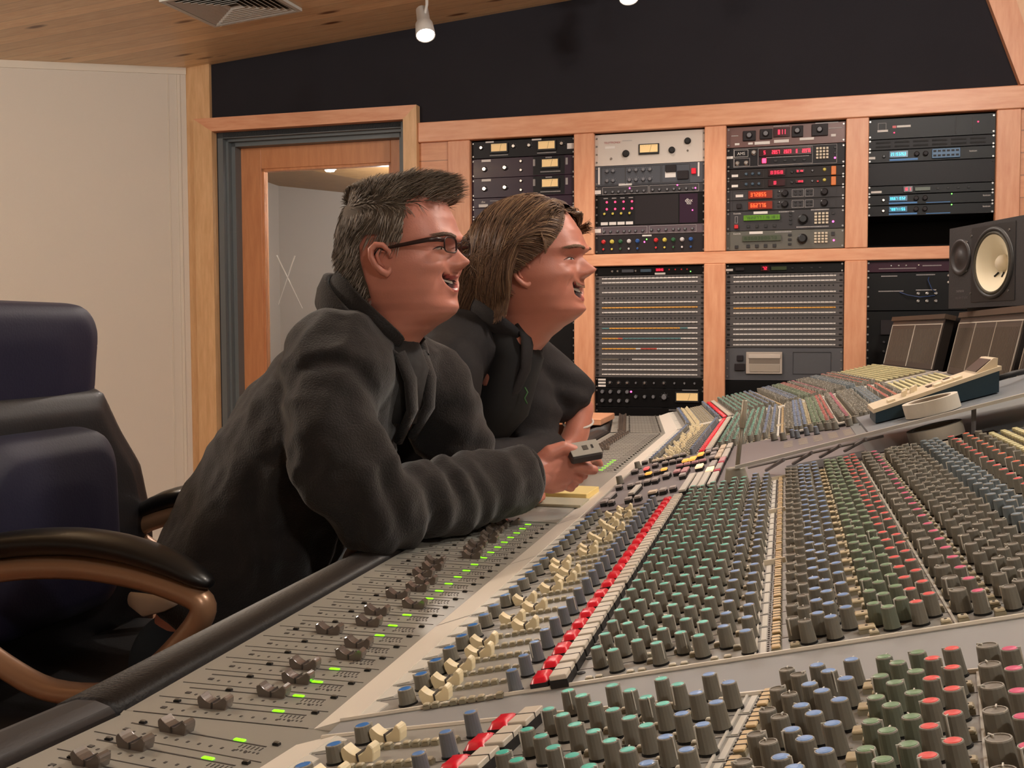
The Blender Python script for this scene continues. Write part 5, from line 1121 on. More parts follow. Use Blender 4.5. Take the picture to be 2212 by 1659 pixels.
def wr(p, amp=1):   # slow fabric folds
    return noise.noise(Vector((p.x*14, p.y*14, p.z*9)))
def folds(d0, fr_, seed=0):
    d0 = Vector(d0).normalized()
    def f(p): return (1-abs(noise.noise(Vector((p.dot(d0)*fr_+seed, p.x*4, p.z*5+p.y*3))))*2.2)
    return f
HZ = Vector((0, 0, H))
def up(b): b.v = [v+HZ for v in b.v]; return b

def person(tagd, loc): return thing('person', tagd, 'person', loc)
# --- first man: glasses, short greying hair, charcoal fleece ---
m1 = person('man with glasses and short greying hair in charcoal fleece, leaning on the console', (-1.0, 1.6, -H))
I1 = m1.matrix_basis.inverted()
SK1 = skin_mat('skin_ruddy', (206, 136, 118)); FLEECE = mat('fleece_charcoal', (41, 37, 36), .95, spec=.2, bump=.8, bscale=340, var=.42, vscale=22)
FLEECE.node_tree.nodes['Principled BSDF'].inputs['Sheen Weight'].default_value = .25
JEAN = mat('denim', (58, 74, 92), .85, bump=.4, bscale=700); SHIRTW = mat('shirt_white', (208, 190, 174), .8); SHOE = mat('shoe_black', (26, 24, 24), .5)
F1 = [(.1265, .012), (.123, .040), (.115, .060), (.100, .075), (.084, .085), (.065, .093), (.045, .0995), (.032, .102), (.020, .0955), (.005, .094), (-.02, .094), (-.040, .096), (-.060, .093), (-.078, .096), (-.088, .092), (-.097, .080), (-.110, .054), (-.130, .026), (-.155, .002), (-.19, -.014), (-.215, -.022)]
W1_ = [(.1265, .008), (.123, .030), (.115, .046), (.100, .060), (.084, .068), (.06, .075), (.03, .0765), (0, .077), (-.03, .076), (-.05, .073), (-.07, .066), (-.085, .059), (-.1, .056), (-.125, .057), (-.16, .060), (-.2, .072)]
B1 = [(.1265, -.03), (.123, -.055), (.115, -.072), (.100, -.087), (.084, -.096), (.06, -.104), (.03, -.106), (0, -.102), (-.03, -.092), (-.05, -.084), (-.07, -.080), (-.1, -.082), (-.13, -.092), (-.16, -.102), (-.215, -.115)]
hd1 = Head(F1, W1_, B1, smile=1.15, scale=1.0, open_=.0075, mo=.006); hd1.skin = SK1; hd1.mf = .096
H1 = Vector((-.626, 1.665, .122+H))
def hframe(P, az, pitch=0, rollv=0): return Matrix.Translation(P) @ Matrix.Rotation(R(az), 4, 'Z') @ Matrix.Rotation(R(pitch), 4, 'Y') @ Matrix.Rotation(R(rollv), 4, 'X')
MH1 = I1 @ hframe(H1, -6, -1, 0)
b = MB(); hd1.add(b, MH1); ear(b, MH1 @ Matrix.Translation((0, -.007, 0)), .90, -1); ear(b, MH1, 1.0, 1)
# trunk, arms, legs as one fused surface, appended to the same mesh
def L1(p): return I1 @ (Vector(p)+HZ)
bb = MB()
bb.tube([L1(p) for p in ((-.96, 1.6, -.53), (-.91, 1.62, -.40), (-.845, 1.64, -.28), (-.775, 1.65, -.16), (-.705, 1.66, -.05), (-.665, 1.66, .01))], [(.14, .09), (.145, .10), (.14, .10), (.13, .075), (.08, .055), (.052, .052)], 20)
for ps, rr in (((( -.69, 1.53, -.12), (-.655, 1.49, -.19), (-.60, 1.51, -.275)), (.035, .035, .033)), (((-.59, 1.51, -.275), (-.52, 1.66, -.272), (-.452, 1.80, -.262), (-.425, 1.845, -.255)), (.038, .036, .030, .027)),
               (((-.68, 1.80, -.12), (-.63, 1.87, -.19), (-.585, 1.92, -.275)), (.035, .035, .033)), (((-.585, 1.92, -.275), (-.55, 1.955, -.28), (-.51, 1.955, -.285)), (.038, .034, .027)),
               (((-.95, 1.53, -.54), (-.80, 1.48, -.56), (-.66, 1.46, -.60)), (.066, .06, .055)), (((-.95, 1.70, -.54), (-.82, 1.76, -.56), (-.66, 1.78, -.60)), (.066, .06, .055)),
               (((-.66, 1.46, -.60), (-.70, 1.45, -.85), (-.74, 1.45, -1.04)), (.06, .05, .035)), (((-.66, 1.78, -.60), (-.70, 1.79, -.85), (-.74, 1.80, -1.04)), (.06, .05, .035))):
    bb.tube([L1(p) for p in ps], list(rr), 14); 
    for p, r_ in ((ps[0], rr[0]), (ps[-1], rr[-1])): bb.ball(tuple(L1(p)), r_*.98, 14, 10)
trunk = fuse('trunk', bb, .012, 3)
def append(b, me, mi=0):
    o = len(b.v); b.v += [v.co.copy() for v in me.vertices]
    for p in me.polygons: b.f.append([i+o for i in p.vertices]); b.mi.append(mi); b.sm.append(True)
append(b, trunk)
def chain(b, pts, rs, n=12):
    b.tube(pts, rs, n)
    for p, r_ in zip(pts, rs): b.ball(tuple(p), r_*.985, 12, 8)
# right hand: measured joint positions (x, y, z relative to the camera height)
hb = MB()
def J(b, L, lst, f=None):
    chain(b, [L(p[:3]) for p in lst], [p[3] for p in lst])
HR = dict(fore=[(-.47, 1.775, -.258, .031), (-.443, 1.822, -.252, .029), (-.425, 1.845, -.246, .027)],
          palm=[[(-.425, 1.845, -.246, .026), (-.405, 1.86, -.231, .022), (-.388, 1.872, -.226, .016)], [(-.425, 1.845, -.254, .024), (-.402, 1.862, -.247, .021), (-.384, 1.876, -.245, .0175)], [(-.425, 1.845, -.262, .022), (-.404, 1.86, -.264, .0195), (-.388, 1.872, -.262, .0165)], [(-.43, 1.84, -.268, .019), (-.412, 1.856, -.277, .017), (-.398, 1.868, -.277, .0145)]],
          thumb=[(-.428, 1.838, -.236, .018), (-.410, 1.842, -.216, .0155), (-.388, 1.852, -.207, .0125), (-.369, 1.864, -.214, .0105), (-.362, 1.870, -.220, .0085)],
          index=[(-.390, 1.870, -.230, .0145), (-.366, 1.874, -.243, .0125), (-.350, 1.880, -.249, .0112), (-.338, 1.886, -.251, .0090)],
          middle=[(-.384, 1.878, -.243, .0130), (-.361, 1.892, -.252, .0112), (-.352, 1.908, -.250, .0100), (-.358, 1.922, -.244, .0080)],
          ring=[(-.388, 1.878, -.260, .0125), (-.368, 1.892, -.269, .0105), (-.362, 1.908, -.264, .0095), (-.372, 1.920, -.256, .0078)],
          little=[(-.398, 1.874, -.276, .0110), (-.382, 1.888, -.285, .0092), (-.377, 1.902, -.280, .0082), (-.386, 1.912, -.272, .0068)])
for k_, v_ in HR.items():
    for l_ in (v_ if k_ == 'palm' else [v_]): J(hb, L1, l_)
hb.tube([L1((-.412, 1.852, -.232)), L1((-.395, 1.858, -.222))], [.016, .012], 12)
append(b, fuse('hand', hb, .0019, 5))
# left hand lying on the console
hb = MB(); J(hb, L1, [(-.535, 1.958, -.288, .026), (-.51, 1.955, -.295, .024), (-.485, 1.95, -.305, .020)])
for i in range(4): J(hb, L1, [(-.490, 1.935+.011*i, -.300, .011), (-.471, 1.933+.012*i, -.296, .0095), (-.459, 1.932+.012*i, -.305, .0088), (-.455, 1.932+.012*i, -.318, .0075)])
J(hb, L1, [(-.513, 1.935, -.300, .013), (-.493, 1.922, -.310, .010), (-.478, 1.918, -.318, .0085)])
append(b, fuse('hand2', hb, .0024, 3))
o = b.build('body', [SK1, LIPS, MOUTH], m1)
face_extras(m1, MH1, hd1, 6, [mat('brow_hair', (108, 82, 66), .7)])
# thumb nail
b = MB(); b.smooth = True; b.ball((0, 0, 0), (.0055, .0042, .0012), 12, 6); o = b.build('thumb_nail', mat('nail', (226, 176, 160), .3), m1); o.location = L1((-.361, 1.866, -.2115)); o.rotation_euler = (R(35), R(30), R(25))
# fleece jacket
jb = MB()
tor = [((-.955, 1.605, -.465), (.205, .125)), ((-.905, 1.62, -.39), (.205, .145)), ((-.845, 1.64, -.28), (.20, .14)), ((-.785, 1.65, -.18), (.195, .135)), ((-.735, 1.66, -.095), (.18, .115)), ((-.695, 1.66, -.035), (.13, .085)), ((-.672, 1.66, .0), (.085, .065))]
jb.tube([L1(p) for p, r_ in tor], [r_ for p, r_ in tor], 28)
jb.tube([L1(p) for p in ((-.675, 1.49, -.085), (-.70, 1.56, -.05), (-.705, 1.66, -.04), (-.70, 1.76, -.05), (-.66, 1.835, -.08))], [.070, .086, .086, .086, .072], 16)
def sleeve(b, L, pts, rs):
    b.tube([L(p) for p in pts], rs, 18)
    for p, r_ in zip(pts[:-1], rs[:-1]): b.ball(tuple(L(p)), r_*.97, 18, 12)
sleeve(jb, L1, [(-.685, 1.50, -.105), (-.672, 1.475, -.16), (-.642, 1.468, -.215), (-.607, 1.492, -.272)], [.070, .073, .070, .064])
sleeve(jb, L1, [(-.605, 1.485, -.272), (-.575, 1.57, -.270), (-.525, 1.665, -.268), (-.485, 1.745, -.262), (-.455, 1.800, -.255)], [.063, .062, .060, .057, .053])
sleeve(jb, L1, [(-.645, 1.84, -.085), (-.625, 1.875, -.16), (-.600, 1.90, -.22), (-.585, 1.92, -.275)], [.074, .070, .062, .055])
sleeve(jb, L1, [(-.585, 1.92, -.275), (-.56, 1.95, -.280), (-.535, 1.96, -.285)], [.057, .050, .043])
def jf(p):
    x, y, z = p.x-1.0+0, p.y+1.6, p.z-H     # back to camera-relative space
    q = Vector((x, y, z)); v = 0
    # sleeve rings near elbow and cuff, diagonal body folds
    e = Vector((-.60, 1.50, -.26)); d = (q-e).length
    v += .0075*G(d, .12)*math.sin((q-e).dot(Vector((.55, .75, .35)))*95)
    if z < -.19 and y < 1.86: v += .0035*math.sin(((x*.55+y*.83))*120+noise.noise(q*9)*4)*G(d-.15, .12)
    s_ = Vector((-.67, 1.46, -.09)); v += .004*G((q-s_).length-.11, .035)
    r1 = 1-abs(noise.noise(Vector((q.x*9+q.z*6, q.y*4, q.z*7-q.x*7))))*2.4; v += .007*max(-.6, r1)
    r2 = 1-abs(noise.noise(Vector((q.x*15-q.z*9+3, q.y*7, q.z*14+q.x*9))))*2.6; v += .0040*max(-.5, r2)
    v += .0022*noise.noise(q*38)
    # left sleeve crumples
    e2 = Vector((-.59, 1.91, -.2)); v += .006*G((q-e2).length, .10)*math.sin((q-e2).dot(Vector((.3, .2, 1)))*110)
    return v
jk = fuse('jacket', jb, .0065, 14, [(1.0, jf)])
jk.materials.append(FLEECE); jo = link('fleece_jacket', jk, m1)
# cuffs, collar and lapels
b = MB(); b.smooth = True
rs = []
for (dx, r_) in ((-.012, .052), (-.004, .056), (.004, .057), (.010, .053), (.010, .046), (-.004, .044)):
    c_ = Vector((-.452, 1.804, -.2545)); ax = Vector((.50, .84, .10)).normalized(); a = ax.cross(Vector((0, 0, 1))).normalized(); d = ax.cross(a)
    rs.append([tuple(L1(c_+ax*dx+a*r_*.88*math.cos(t)+d*r_*math.sin(t))) for t in [2*math.pi*i/28 for i in range(28)]])
b.rings(rs, (0, 0)); b.build('cuff', FLEECE, m1)
def collar(root, L, c, tilt, r0, r1, h, gap, matr, th=.010, az=0, name='collar', fall=.0):
    b = MB(); b.smooth = True; n = 40; rs = []
    for (k_, rr) in ((0, 0), (.5, .004), (1, .002), (1.05, -th*.6), (1, -th), (.5, -th*.8), (0, -th)):
        r = []
        for i in range(n+1):
            a = math.pi+ (i/n*2-1)*(math.pi-R(gap)); taper = 1-.35*abs(i/n*2-1)**4
            x = math.cos(a)*(r0+(rr+fall*k_)); y = math.sin(a)*(r1+(rr+fall*k_)); z = h*k_*taper
            q = Matrix.Rotation(R(tilt), 4, 'Y') @ Vector((x, y, z)); q = Matrix.Rotation(R(az), 4, 'Z') @ q; r.append(tuple(L(Vector(c)+q)))
        rs.append(r)
    b.rings(rs, (0, 0), None, False); return b.build(name, matr, root)
collar(m1, L1, (-.688, 1.665, .018), 38, .090, .078, .050, 30, FLEECE, .012, -4, fall=.006)
collar(m1, L1, (-.694, 1.665, .000), 38, .104, .094, .044, 36, FLEECE, .010, -4, name='collar_fold', fall=.010)
for s_ in (-1, 1):
    b = MB(); b.smooth = True
    pts = [(-.612, 1.665+s_*.055, -.030), (-.595, 1.665+s_*.050, -.075), (-.595, 1.665+s_*.042, -.125), (-.625, 1.665+s_*.030, -.18)]
    b.tube([L1(p) for p in pts], [(.020, .008), (.022, .009), (.018, .009), (.010, .008)], 12); b.build('lapel', FLEECE, m1)
b = MB(); b.smooth = True; b.tube([L1(p) for p in ((-.66, 1.665, .0), (-.635, 1.665, -.06), (-.655, 1.665, -.14))], [(.06, .05), (.07, .05), (.06, .05)], 18); b.build('shirt', mat('shirt_dark_check', (52, 50, 50), .9, bump=.3, bscale=90, var=.5, vscale=60), m1)
b = MB(); b.smooth = True; b.tube([L1(p) for p in ((-1.00, 1.43, -.418), (-.965, 1.41, -.420), (-.925, 1.405, -.414), (-.885, 1.42, -.403))], [(.006, .012), (.007, .019), (.006, .012), (.004, .004)], 12); b.build('shirt_tail', SHIRTW, m1)
# jeans and shoes
jn = MB()
for ps, rr in ((((-.96, 1.54, -.56), (-.82, 1.48, -.565), (-.66, 1.46, -.60)), (.11, .095, .078)), (((-.96, 1.68, -.56), (-.82, 1.75, -.565), (-.66, 1.78, -.60)), (.11, .095, .078)),
               (((-.66, 1.46, -.60), (-.70, 1.45, -.85), (-.74, 1.45, -1.05)), (.076, .065, .055)), (((-.66, 1.78, -.60), (-.70, 1.79, -.85), (-.74, 1.80, -1.05)), (.076, .065, .055))): sleeve(jn, L1, list(ps), list(rr))
jm = fuse('jeans', jn, .012, 4, [(.006, wr)]); jm.materials.append(JEAN); link('jeans', jm, m1)
def shoe(root, L, x, y):
    b = MB(); b.smooth = True; b.tube([L((x-.10, y, -H+.045)), L((x-.04, y, -H+.05)), L((x+.06, y, -H+.038)), L((x+.14, y, -H+.030)), L((x+.17, y, -H+.026))], [(.03, .042), (.038, .048), (.045, .036), (.042, .028), (.02, .018)], 16); b.build('shoe', SHOE, root)
shoe(m1, L1, -.72, 1.45); shoe(m1, L1, -.72, 1.80)
# glasses
b = MB(); GF = mat('glasses_frame', (48, 26, 24), .3); gt = MB()
def sq_(v): return math.copysign(abs(v)**.55, v)
def G1(f, l, u): return MH1 @ Vector((f, l, u))
for s_ in (-1, 1):
    ring = [G1(.1035-.06*(l_-.031), s_*l_, uu) for l_, uu in [(.031+.0215*sq_(math.cos(a)), .0205+.0122*sq_(math.sin(a))) for a in [2*math.pi*i/32 for i in range(33)]]]
    gt.smooth = True; gt.tube(ring, .0013, 6, (0, 0))
    gt.tube([G1(.1015, s_*.052, .027), G1(.096, s_*.066, .0275), G1(.083, s_*.0755, .0265), G1(.03, s_*.0805, .019), G1(-.002, s_*.0815, .014), G1(-.014, s_*.081, .004)], [(.0016, .0035), (.0016, .0038), (.0016, .0038), (.0015, .0030), (.0015, .0022), .0015], 8)
gt.tube([G1(.1045, -.010, .024), G1(.108, 0, .026), G1(.1045, .010, .024)], .0013, 6)
go = gt.build('glasses', GF, m1); LENS = mat('lens_glass', (245, 245, 245), .02, trans=1); LENS.node_tree.nodes['Principled BSDF'].inputs['IOR'].default_value = 1.08
gl = MB(); gl.smooth = False
for s_ in (-1, 1):
    gl.add([G1(.1035-.06*(l_-.031), s_*l_, uu) for l_, uu in [(.031+.0208*sq_(math.cos(a)), .0205+.0115*sq_(math.sin(a))) for a in [2*math.pi*i/32 for i in range(32)]]]+[G1(.1023-.06*(l_-.031), s_*l_, uu) for l_, uu in [(.031+.0208*sq_(math.cos(a)), .0205+.0115*sq_(math.sin(a))) for a in [2*math.pi*i/32 for i in range(32)]]], [list(range(32)), list(range(63, 31, -1))])
gl.build('lenses', LENS, go)
# hair of the first man: dark under-layer and short swept strands
def hair_ok1(u, phi):
    a = abs(math.degrees(phi))
    front = .092 if a < 40 else (.092-(a-40)/30*.012 if a < 62 else (.080-(a-62)/8*.055 if a < 70 else (.016 if a < 88 else (.030 if a < 105 else -.072))))
    return u > front
def cap_mesh(hd, ok, off, name, matr, root, M, lim=-.09):
    b = MB(); b.smooth = True; nu, npz = 150, 200; idx = {}
    for i in range(nu+1):
        u = .1265-(.1265-lim)*i/nu
        for j in range(npz):
            phi = -math.pi+2*math.pi*j/npz; f, l, uu = hd.pt(u, phi, off, False); p = M @ Vector((f*hd.k, l*hd.k, (uu+off*max(0, (u-.06)/.066))*hd.k)); idx[(i, j)] = len(b.v); b.v.append(p)
    for i in range(nu):
        u = .1265-(.1265-lim)*(i+.5)/nu
        for j in range(npz):
            if ok(u-.010, -math.pi+2*math.pi*(j+.5)/npz) and ok(u, -math.pi+2*math.pi*(j+.5)/npz): b.f.append([idx[(i, j)], idx[(i+1, j)], idx[(i+1, (j+1) % npz)], idx[(i, (j+1) % npz)]]); b.mi.append(0); b.sm.append(True)
    b.f.append([idx[(0, j)] for j in range(npz)]); b.mi.append(0); b.sm.append(True)
    return b.build(name, matr, root)
HA = [mat('hair_brown', (104, 90, 76), .6), mat('hair_mid', (128, 114, 98), .6), mat('hair_grey', (166, 154, 142), .6), mat('hair_dark', (80, 68, 58), .6)]
hroot = cap_mesh(hd1, hair_ok1, .0035, 'hair', mat('hair_under', (84, 72, 60), .8), m1, MH1)
rn = random.Random(11); paths = []
def samp(hd, ok, M):
    while True:
        u = rn.uniform(-.09, .127) if rn.random() < .75 else rn.uniform(.10, .127); phi = rn.uniform(-math.pi, math.pi)
        if ok(u, phi): return u, phi
for q in range(9500):
    u, phi = samp(hd1, hair_ok1, MH1); f, l, uu = hd1.pt(u, phi, .0035, False); f2, l2, _ = hd1.pt(u, phi, .02, False)
    top = max(0, min(1, (u-.075)/.035)); nrm = Vector((f2-f, l2-l, .0165*top+.001)).normalized()
    fr = max(0, min(1, (f+.02)/.09))
    wv = noise.noise(Vector((f*26, l*26, u*30)))*1.0; wv2 = noise.noise(Vector((f*26+7, l*26, u*30)))
    side_dir = Vector((-.35, 0, -.9)) + Vector((wv*.5, 0, wv2*.3)); top_dir = Vector((.40+.8*fr+wv*1.3, wv2*1.2-l*2, .62+wv*.9+.35*fr))
    dr = (side_dir*(1-top)+top_dir*top).normalized(); ln = (.019*(1-top)+(.025+.022*fr)*top)*rn.uniform(.7, 1.2)
    p = Vector((f, l, uu)); pts = [p]; d = (nrm*(.8 if top > .3 else .45)+dr*.9).normalized()
    for k_ in range(5):
        p = p+d*ln/5; pts.append(p); d = (d*.62+dr*.38+(Vector((.35*fr, 0, -.28))*top if k_ > 1 else Vector((0, 0, 0)))+Vector((rn.uniform(-.04, .04), rn.uniform(-.04, .04), rn.uniform(-.04, .04)))).normalized()
    paths.append(([MH1 @ x for x in pts], rn.uniform(.0004, .0008)))
strands('hair_strands', paths, hroot, HA, pick=lambda q: [0, 1, 1, 2, 3, 2, 2][q % 7])
# the small grey gadget held in the hand
dv = thing('handheld_recorder', 'small grey handheld recorder with a pale front, held by the man with glasses', 'recorder', (-.353, 1.868, -.216))
ex = Vector((.86, .46, .14)).normalized(); ez = Vector((-.14, -.68, .72)); ez = (ez-ex*ez.dot(ex)).normalized(); ey = ez.cross(ex)
DM = Matrix.Translation(Vector((-.353, 1.868, -.216))+HZ) @ Matrix(((ex.x, ey.x, ez.x, 0), (ex.y, ey.y, ez.y, 0), (ex.z, ey.z, ez.z, 0), (0, 0, 0, 1)))
dv.matrix_basis = DM
b = MB(); b.box(-.030, .030, -.020, .020, -.009, .009, b=.003); b.build('case', mat('gadget_dark', (70, 64, 62), .4), dv)
b = MB(); b.box(-.028, .0285, -.0185, .0185, .0088, .0102, b=.0006); b.build('front_plate', mat('gadget_pale', (166, 164, 156), .4), dv)
b = MB(); b.box(-.004, .006, -.006, .006, .0101, .0108); b.build('screen', mat('gadget_screen', (84, 84, 80), .3), dv)
b = MB(); b.box(.013, .0165, -.004, .005, .0101, .0110); b.build('button', BLK, dv)

# --- second man: long hair, dark shirt ---
m2 = person('man with long brown hair in a dark open-collar shirt, laughing', (-1.0, 2.25, -H)); I2 = m2.matrix_basis.inverted()
def L2(p): return I2 @ (Vector(p)+HZ)
SK2 = skin_mat('skin_tanned', (200, 130, 110))
F2 = [(u+.004 if u > .02 else u, f*1.0+(.003 if .03 < u < .08 else 0)) for u, f in F1]; F2 = [(u, (f if u > -.085 else f-.004)) for u, f in F2]
W2_ = [(u, w__*.965 if u > -.02 else w__*.93) for u, w__ in W1_]; B2 = B1
hd2 = Head(F2, W2_, B2, smile=1.15, scale=1.12, open_=.013, nose=1.05); hd2.skin = SK2; hd2.mf = .096
H2 = Vector((-.527, 2.21, .134+H)); MH2 = I2 @ hframe(H2, -7, -3, 0)
b = MB(); hd2.add(b, MH2); ear(b, MH2 @ Matrix.Translation((0, 0, -.006)), 1.02, -1); ear(b, MH2, 1.02, 1)
bb = MB()
bb.tube([L2(p) for p in ((-1.0, 2.25, -.36), (-.93, 2.25, -.25), (-.84, 2.24, -.16), (-.74, 2.23, -.08), (-.66, 2.22, -.03), (-.60, 2.215, .01))], [(.13, .08), (.13, .08), (.12, .07), (.10, .05), (.055, .045), (.046, .046)], 20)
for ps, rr in ((((-.69, 2.10, -.10), (-.672, 2.05, -.18), (-.645, 2.09, -.285)), (.033, .033, .032)), (((-.645, 2.09, -.285), (-.57, 2.25, -.285), (-.52, 2.40, -.275)), (.036, .034, .028)),
               (((-.63, 2.35, -.10), (-.54, 2.45, -.13), (-.475, 2.49, -.18)), (.033, .033, .030)), (((-.475, 2.49, -.18), (-.485, 2.465, -.24), (-.505, 2.44, -.290)), (.030, .034, .030)),
               (((-1.0, 2.17, -.38), (-1.0, 2.13, -.70), (-1.03, 2.12, -1.04)), (.085, .06, .04)), (((-1.0, 2.33, -.38), (-1.0, 2.37, -.70), (-1.03, 2.38, -1.04)), (.085, .06, .04))):
    bb.tube([L2(p) for p in ps], list(rr), 14)
    for p, r_ in ((ps[0], rr[0]), (ps[-1], rr[-1])): bb.ball(tuple(L2(p)), r_*.98, 14, 10)
append(b, fuse('trunk2', bb, .012, 3))
# his left hand hangs from the wrist, right hand lies on the faders
hb = MB(); J(hb, L2, [(-.505, 2.44, -.285, .030), (-.53, 2.425, -.298, .026), (-.553, 2.415, -.304, .022)])
J(hb, L2, [(-.52, 2.38, -.280, .028), (-.49, 2.43, -.292, .024), (-.47, 2.46, -.305, .020)])
for i in range(4): J(hb, L2, [(-.482+.010*i, 2.462-.004*i, -.302, .011), (-.472+.010*i, 2.486-.004*i, -.300, .0095), (-.466+.010*i, 2.502-.004*i, -.308, .0088), (-.462+.010*i, 2.512-.004*i, -.318, .0075)])
J(hb, L2, [(-.50, 2.44, -.30, .013), (-.495, 2.465, -.308, .011), (-.488, 2.485, -.318, .009)])
for i in range(4): J(hb, L2, [(-.555, 2.400+.011*i, -.300, .011), (-.575, 2.398+.012*i, -.298, .0095), (-.588, 2.396+.012*i, -.306, .0088), (-.594, 2.396+.012*i, -.320, .0075)])
J(hb, L2, [(-.54, 2.40, -.300, .013), (-.555, 2.385, -.310, .010), (-.565, 2.378, -.318, .0085)])
append(b, fuse('hands2', hb, .0028, 3))
b.build('body', [SK2, LIPS, MOUTH], m2)
face_extras(m2, MH2, hd2, 4, [mat('brow_hair_fair', (120, 92, 70), .7)])
SHIRT = mat('shirt_charcoal', (44, 41, 42), .8, spec=.3, bump=.35, bscale=260, var=.18, vscale=8); TEE = mat('tshirt_black', (26, 25, 26), .9)
jb = MB()
tor = [((-1.0, 2.25, -.42), (.19, .14)), ((-.95, 2.25, -.30), (.19, .145)), ((-.87, 2.245, -.19), (.195, .14)), ((-.78, 2.24, -.105), (.195, .125)), ((-.70, 2.23, -.045), (.17, .10)), ((-.64, 2.22, -.01), (.12, .085)), ((-.605, 2.215, .010), (.088, .072))]
jb.tube([L2(p) for p, r_ in tor], [r_ for p, r_ in tor], 28)
jb.tube([L2(p) for p in ((-.675, 2.05, -.065), (-.685, 2.13, -.03), (-.67, 2.22, -.015), (-.64, 2.31, -.03), (-.60, 2.39, -.06))], [.072, .08, .078, .08, .072], 16)
sleeve(jb, L2, [(-.672, 2.045, -.068), (-.675, 2.02, -.14), (-.668, 2.04, -.21), (-.645, 2.09, -.28)], [.076, .070, .062, .056])
sleeve(jb, L2, [(-.645, 2.09, -.28), (-.59, 2.20, -.282), (-.545, 2.31, -.278), (-.52, 2.37, -.272)], [.055, .052, .048, .046])
sleeve(jb, L2, [(-.600, 2.40, -.065), (-.560, 2.45, -.105), (-.515, 2.475, -.14), (-.485, 2.485, -.175)], [.074, .072, .068, .058])
sleeve(jb, L2, [(-.63, 2.36, -.10), (-.58, 2.38, -.20), (-.60, 2.36, -.25)], [.09, .075, .06])
def jf2(p):
    x, y, z = p.x-1.0, p.y+2.25, p.z-H; q = Vector((x, y, z)); v = .003*noise.noise(q*14)
    e = Vector((-.66, 2.06, -.24)); v += .006*G((q-e).length, .10)*math.sin((q-e).dot(Vector((.5, .6, .5)))*110)
    v += .008*(.5-abs(noise.noise(Vector((q.x*8-q.z*7, q.y*4, q.z*5+q.x*8)))))
    e = Vector((-.53, 2.45, -.16)); v += .005*G((q-e).length, .10)*math.sin((q-e).dot(Vector((.2, .3, 1)))*120)
    return v
jk = fuse('shirt', jb, .0085, 5, [(1.0, jf2)]); jk.materials.append(SHIRT); link('shirt', jk, m2)
collar(m2, L2, (-.612, 2.218, .012), 30, .085, .074, .046, 40, SHIRT, .008, -6, fall=.012)
for s_ in (-1, 1):
    b = MB(); b.smooth = True
    pts = [(-.548, 2.218+s_*.050, .020), (-.530, 2.218+s_*.058, -.010), (-.535, 2.218+s_*.060, -.075), (-.57, 2.218+s_*.055, -.15), (-.63, 2.218+s_*.05, -.22)]
    b.tube([L2(p) for p in pts], [(.018, .008), (.020, .008), (.016, .008), (.012, .008), (.008, .006)], 12); b.build('placket', SHIRT, m2)
b = MB(); b.smooth = True; b.tube([L2(p) for p in ((-.59, 2.218, .012), (-.572, 2.218, -.05), (-.60, 2.218, -.15), (-.68, 2.22, -.24))], [(.072, .055), (.082, .062), (.080, .062), (.08, .06)], 18); tt = b.build('tshirt', TEE, m2)
b = MB(); b.smooth = True; b.tube([L2(p) for p in ((-.537, 2.16, -.115), (-.530, 2.157, -.125), (-.536, 2.153, -.137), (-.530, 2.152, -.149))], .002, 6); b.build('print', mat('print_green', (52, 92, 50), .7), tt)
jn = MB()
for ps, rr in ((((-1.0, 2.18, -.40), (-1.0, 2.14, -.72), (-1.03, 2.12, -1.05)), (.105, .08, .06)), (((-1.0, 2.32, -.40), (-1.0, 2.36, -.72), (-1.03, 2.38, -1.05)), (.105, .08, .06))): sleeve(jn, L2, list(ps), list(rr))
jm = fuse('jeans2', jn, .012, 4, [(.006, wr)]); jm.materials.append(JEAN); link('jeans', jm, m2)
shoe(m2, L2, -1.0, 2.12); shoe(m2, L2, -1.0, 2.38)
b = MB(); b.smooth = True; b.tube([tuple(L2((-.482+.036*math.cos(a), 2.474+.034*math.sin(a)*.9, -.215+.012*math.sin(a)))) for a in [2*math.pi*i/24 for i in range(25)]], .0028, 8, (0, 0)); tag(b.build('wristband', mat('band_white', (214, 208, 200), .4), m2), 'thin white wristband')
